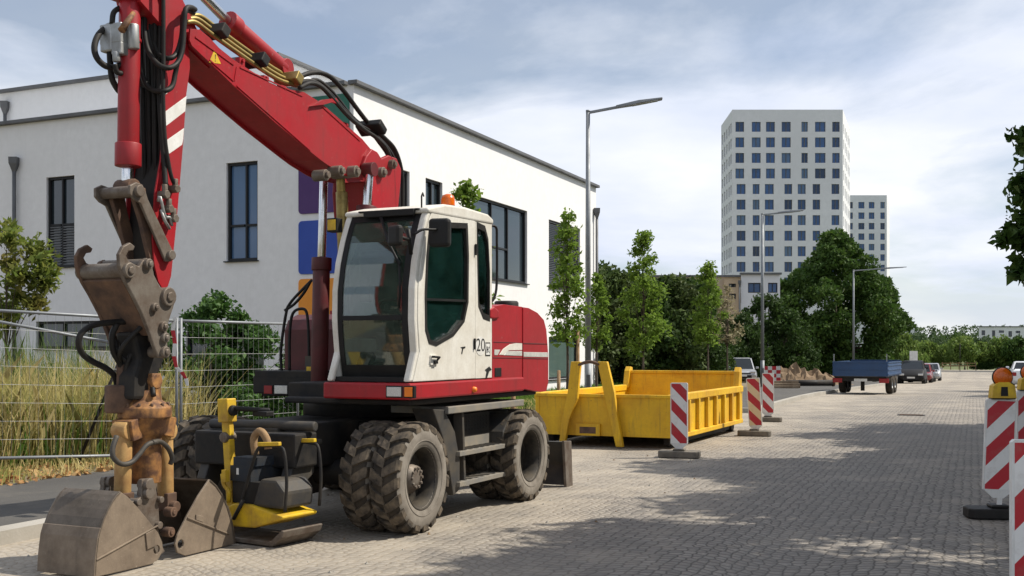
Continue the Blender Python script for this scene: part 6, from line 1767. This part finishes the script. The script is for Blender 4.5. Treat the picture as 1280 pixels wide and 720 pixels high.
tag(mb.build('earth_mound', 'sand', loc=(p.x, p.y, .11)), 'brown heap of dug earth before the great tree', 'earth heap')
p = W(965, HZ, 57); t = thing('site_barrier', 'red and white checked site barrier beside the middle lamp post', 'barrier', (p.x, p.y, .11), R(-10))
mb = MB()
for j in range(4):
    for i in range(4): mb.m((i + j) % 2).bx(-.42 + i * .21, -.42 + (i + 1) * .21, -.03, .03, .22 + j * .19, .22 + (j + 1) * .19)
mb.build('checked_panel', ['white paint', 'barrier red'], t)
for x in (-.36, .36):
    mb = MB(); mb.bx(x - .03, x + .03, -.028, .028, .02, .22); mb.bx(x - .05, x + .05, -.25, .25, 0, .05); mb.build('leg', 'white paint', t)
p = W(977, HZ, 49)
for i, (x, y, z, l, a) in enumerate(((0, 0, 0, 1.5, 3), (.05, .22, 0, 1.6, -2), (-.03, -.22, 0, 1.4, 5), (0, .11, .11, 1.5, -4), (.02, -.1, .11, 1.5, 4), (.0, .02, .22, 1.45, 0))):
    mb = MB(); mb.bx(-l / 2, l / 2, -.10, .10, .002, .10); mb.bx(-l / 2 - .004, -l / 2 + .05, -.103, .103, .001, .103)
    lab = ['lowest timber plank in the middle of the pile by the middle lamp post', 'lowest timber plank at the back of the pile by the middle lamp post', 'lowest timber plank at the front of the pile by the middle lamp post',
           'second layer timber plank at the back of the pile by the middle lamp post', 'second layer timber plank at the front of the pile by the middle lamp post', 'topmost timber plank of the pile by the middle lamp post'][i]
    tag(mb.build('timber_plank', 'timber', None, .006, loc=(p.x + x, p.y + y, .113 + z), rot=(0, 0, R(a))), lab, 'plank', 'timber planks piled on the pavement')
p = W(1012, HZ, 55); mb = MB(); mb.cyl((-1.3, 0, .16), (1.3, .3, .16), .15, 16); mb.m(1); 
for x in (-1.3, 1.3): mb.lathe([(.155, -.05), (.18, -.04), (.18, .04), (.155, .05)], (x * .96, .15 + x * .11, .16), (1, .11, 0), 16)
tag(mb.build('steel_pipe', ['dark metal', 'rusty steel'], None, loc=(p.x, p.y, .113)), 'dark pipe lying before the brown earth heap', 'pipe')

# ---- small street furniture near the junction
p = W(1142, HZ, 128); mb = MB(); mb.bx(-.45, .45, -.04, .04, 1.3, 2.8); b0 = thing('notice_board', 'pale grey notice board above the parked black car', 'sign', (p.x, p.y, .11), 0); mb.build('board', 'white paint', b0, .01)
for x in (-.35, .35):
    mb = MB(); mb.cyl((x, .09, 0), (x, .09, 2.8), .045, 10); mb.build('post', 'galvanised steel', b0)
for px, Y, h, lb in ((1200, 157, 3.9, 'tall thin dark post at the end of the road'), (1220, 160, 1.3, 'short dark post in front of the dark clipped hedge'), (1071, 82, 1.7, 'short dark post beside the farthest street lamp')):
    p = W(px, HZ, Y); mb = MB(); mb.cyl((0, 0, 0), (0, 0, h), .04, 10); mb.cyl((0, 0, h), (0, 0, h + .04), .055, 10); mb.cyl((0, 0, 0), (0, 0, .1), .07, 10)
    tag(mb.build('bollard', 'dark metal', None, loc=(p.x, p.y, 0)), lb, 'post')
p0, p1 = W(1178, HZ, 168), W(1220, HZ, 168); L_ = p1.x - p0.x
t = thing('wooden_rail_fence', 'low wooden rail fence across the far end of the road', 'fence', (p0.x, p0.y, 0)); mb = MB(); mb.bx(0, L_, -.03, .03, .55, .68); mb.bx(0, L_, -.03, .03, .95, 1.05); mb.build('rail', 'stake wood', t)
for k in range(5): mb = MB(); mb.bx(L_ * k / 4 - .05, L_ * k / 4 + .05, .031, .12, 0, 1.15); mb.build('post', 'stake wood', t)
pc.scale = (.93, .93, .93)

# drain cover in the setts, small stones and crumbs of earth swept along the parking strip
p = G(1139, 519); mb = MB(); mb.bx(-.32, .32, -.22, .22, .0, .008)
for k in range(6): mb.m(1).bx(-.27, .27, -.18 + k * .07, -.155 + k * .07, .0081, .011)
tag(mb.build('drain_cover', ['dark metal', 'rusty steel'], None, loc=(p.x, p.y, .003), rot=(0, 0, -ANG)), 'dark flat drain cover in the sunlit road surface', 'drain cover')
mb = MB(); rr = random.Random(9)
for i in range(900):
    s_, t_ = rr.uniform(4, 26), (T_L + .1 + rr.random() ** 1.6 * 4.2); q = ST(s_, t_); r_ = .006 + .016 * rr.random() ** 3
    a = rr.uniform(0, 6.28); vs = [(q.x + r_ * math.cos(a + k * 1.57) * rr.uniform(.7, 1.3), q.y + r_ * math.sin(a + k * 1.57) * rr.uniform(.7, 1.3), .001) for k in range(4)] + [(q.x, q.y, r_ * rr.uniform(.7, 1.2))]
    mb.m(i % 3 == 0).add(vs, [(0, 1, 4), (1, 2, 4), (2, 3, 4), (3, 0, 4)])
tag(mb.build('gravel', ['concrete', 'sand']), 'small stones and crumbs of earth on the parking strip', 'gravel', kind='stuff')

tr.scale = (1.1, 1.1, 1.06)
# ---- let everything beyond the brow stand on the falling ground
for o in list(COL.objects):
    if o.parent or 'category' not in o or o.location.xy.length < 30: continue
    dz = gz(o.location)
    o.location.z += dz
    h = HEIGHT.get(o.name)
    if h: o.scale.z *= (h - dz) / h
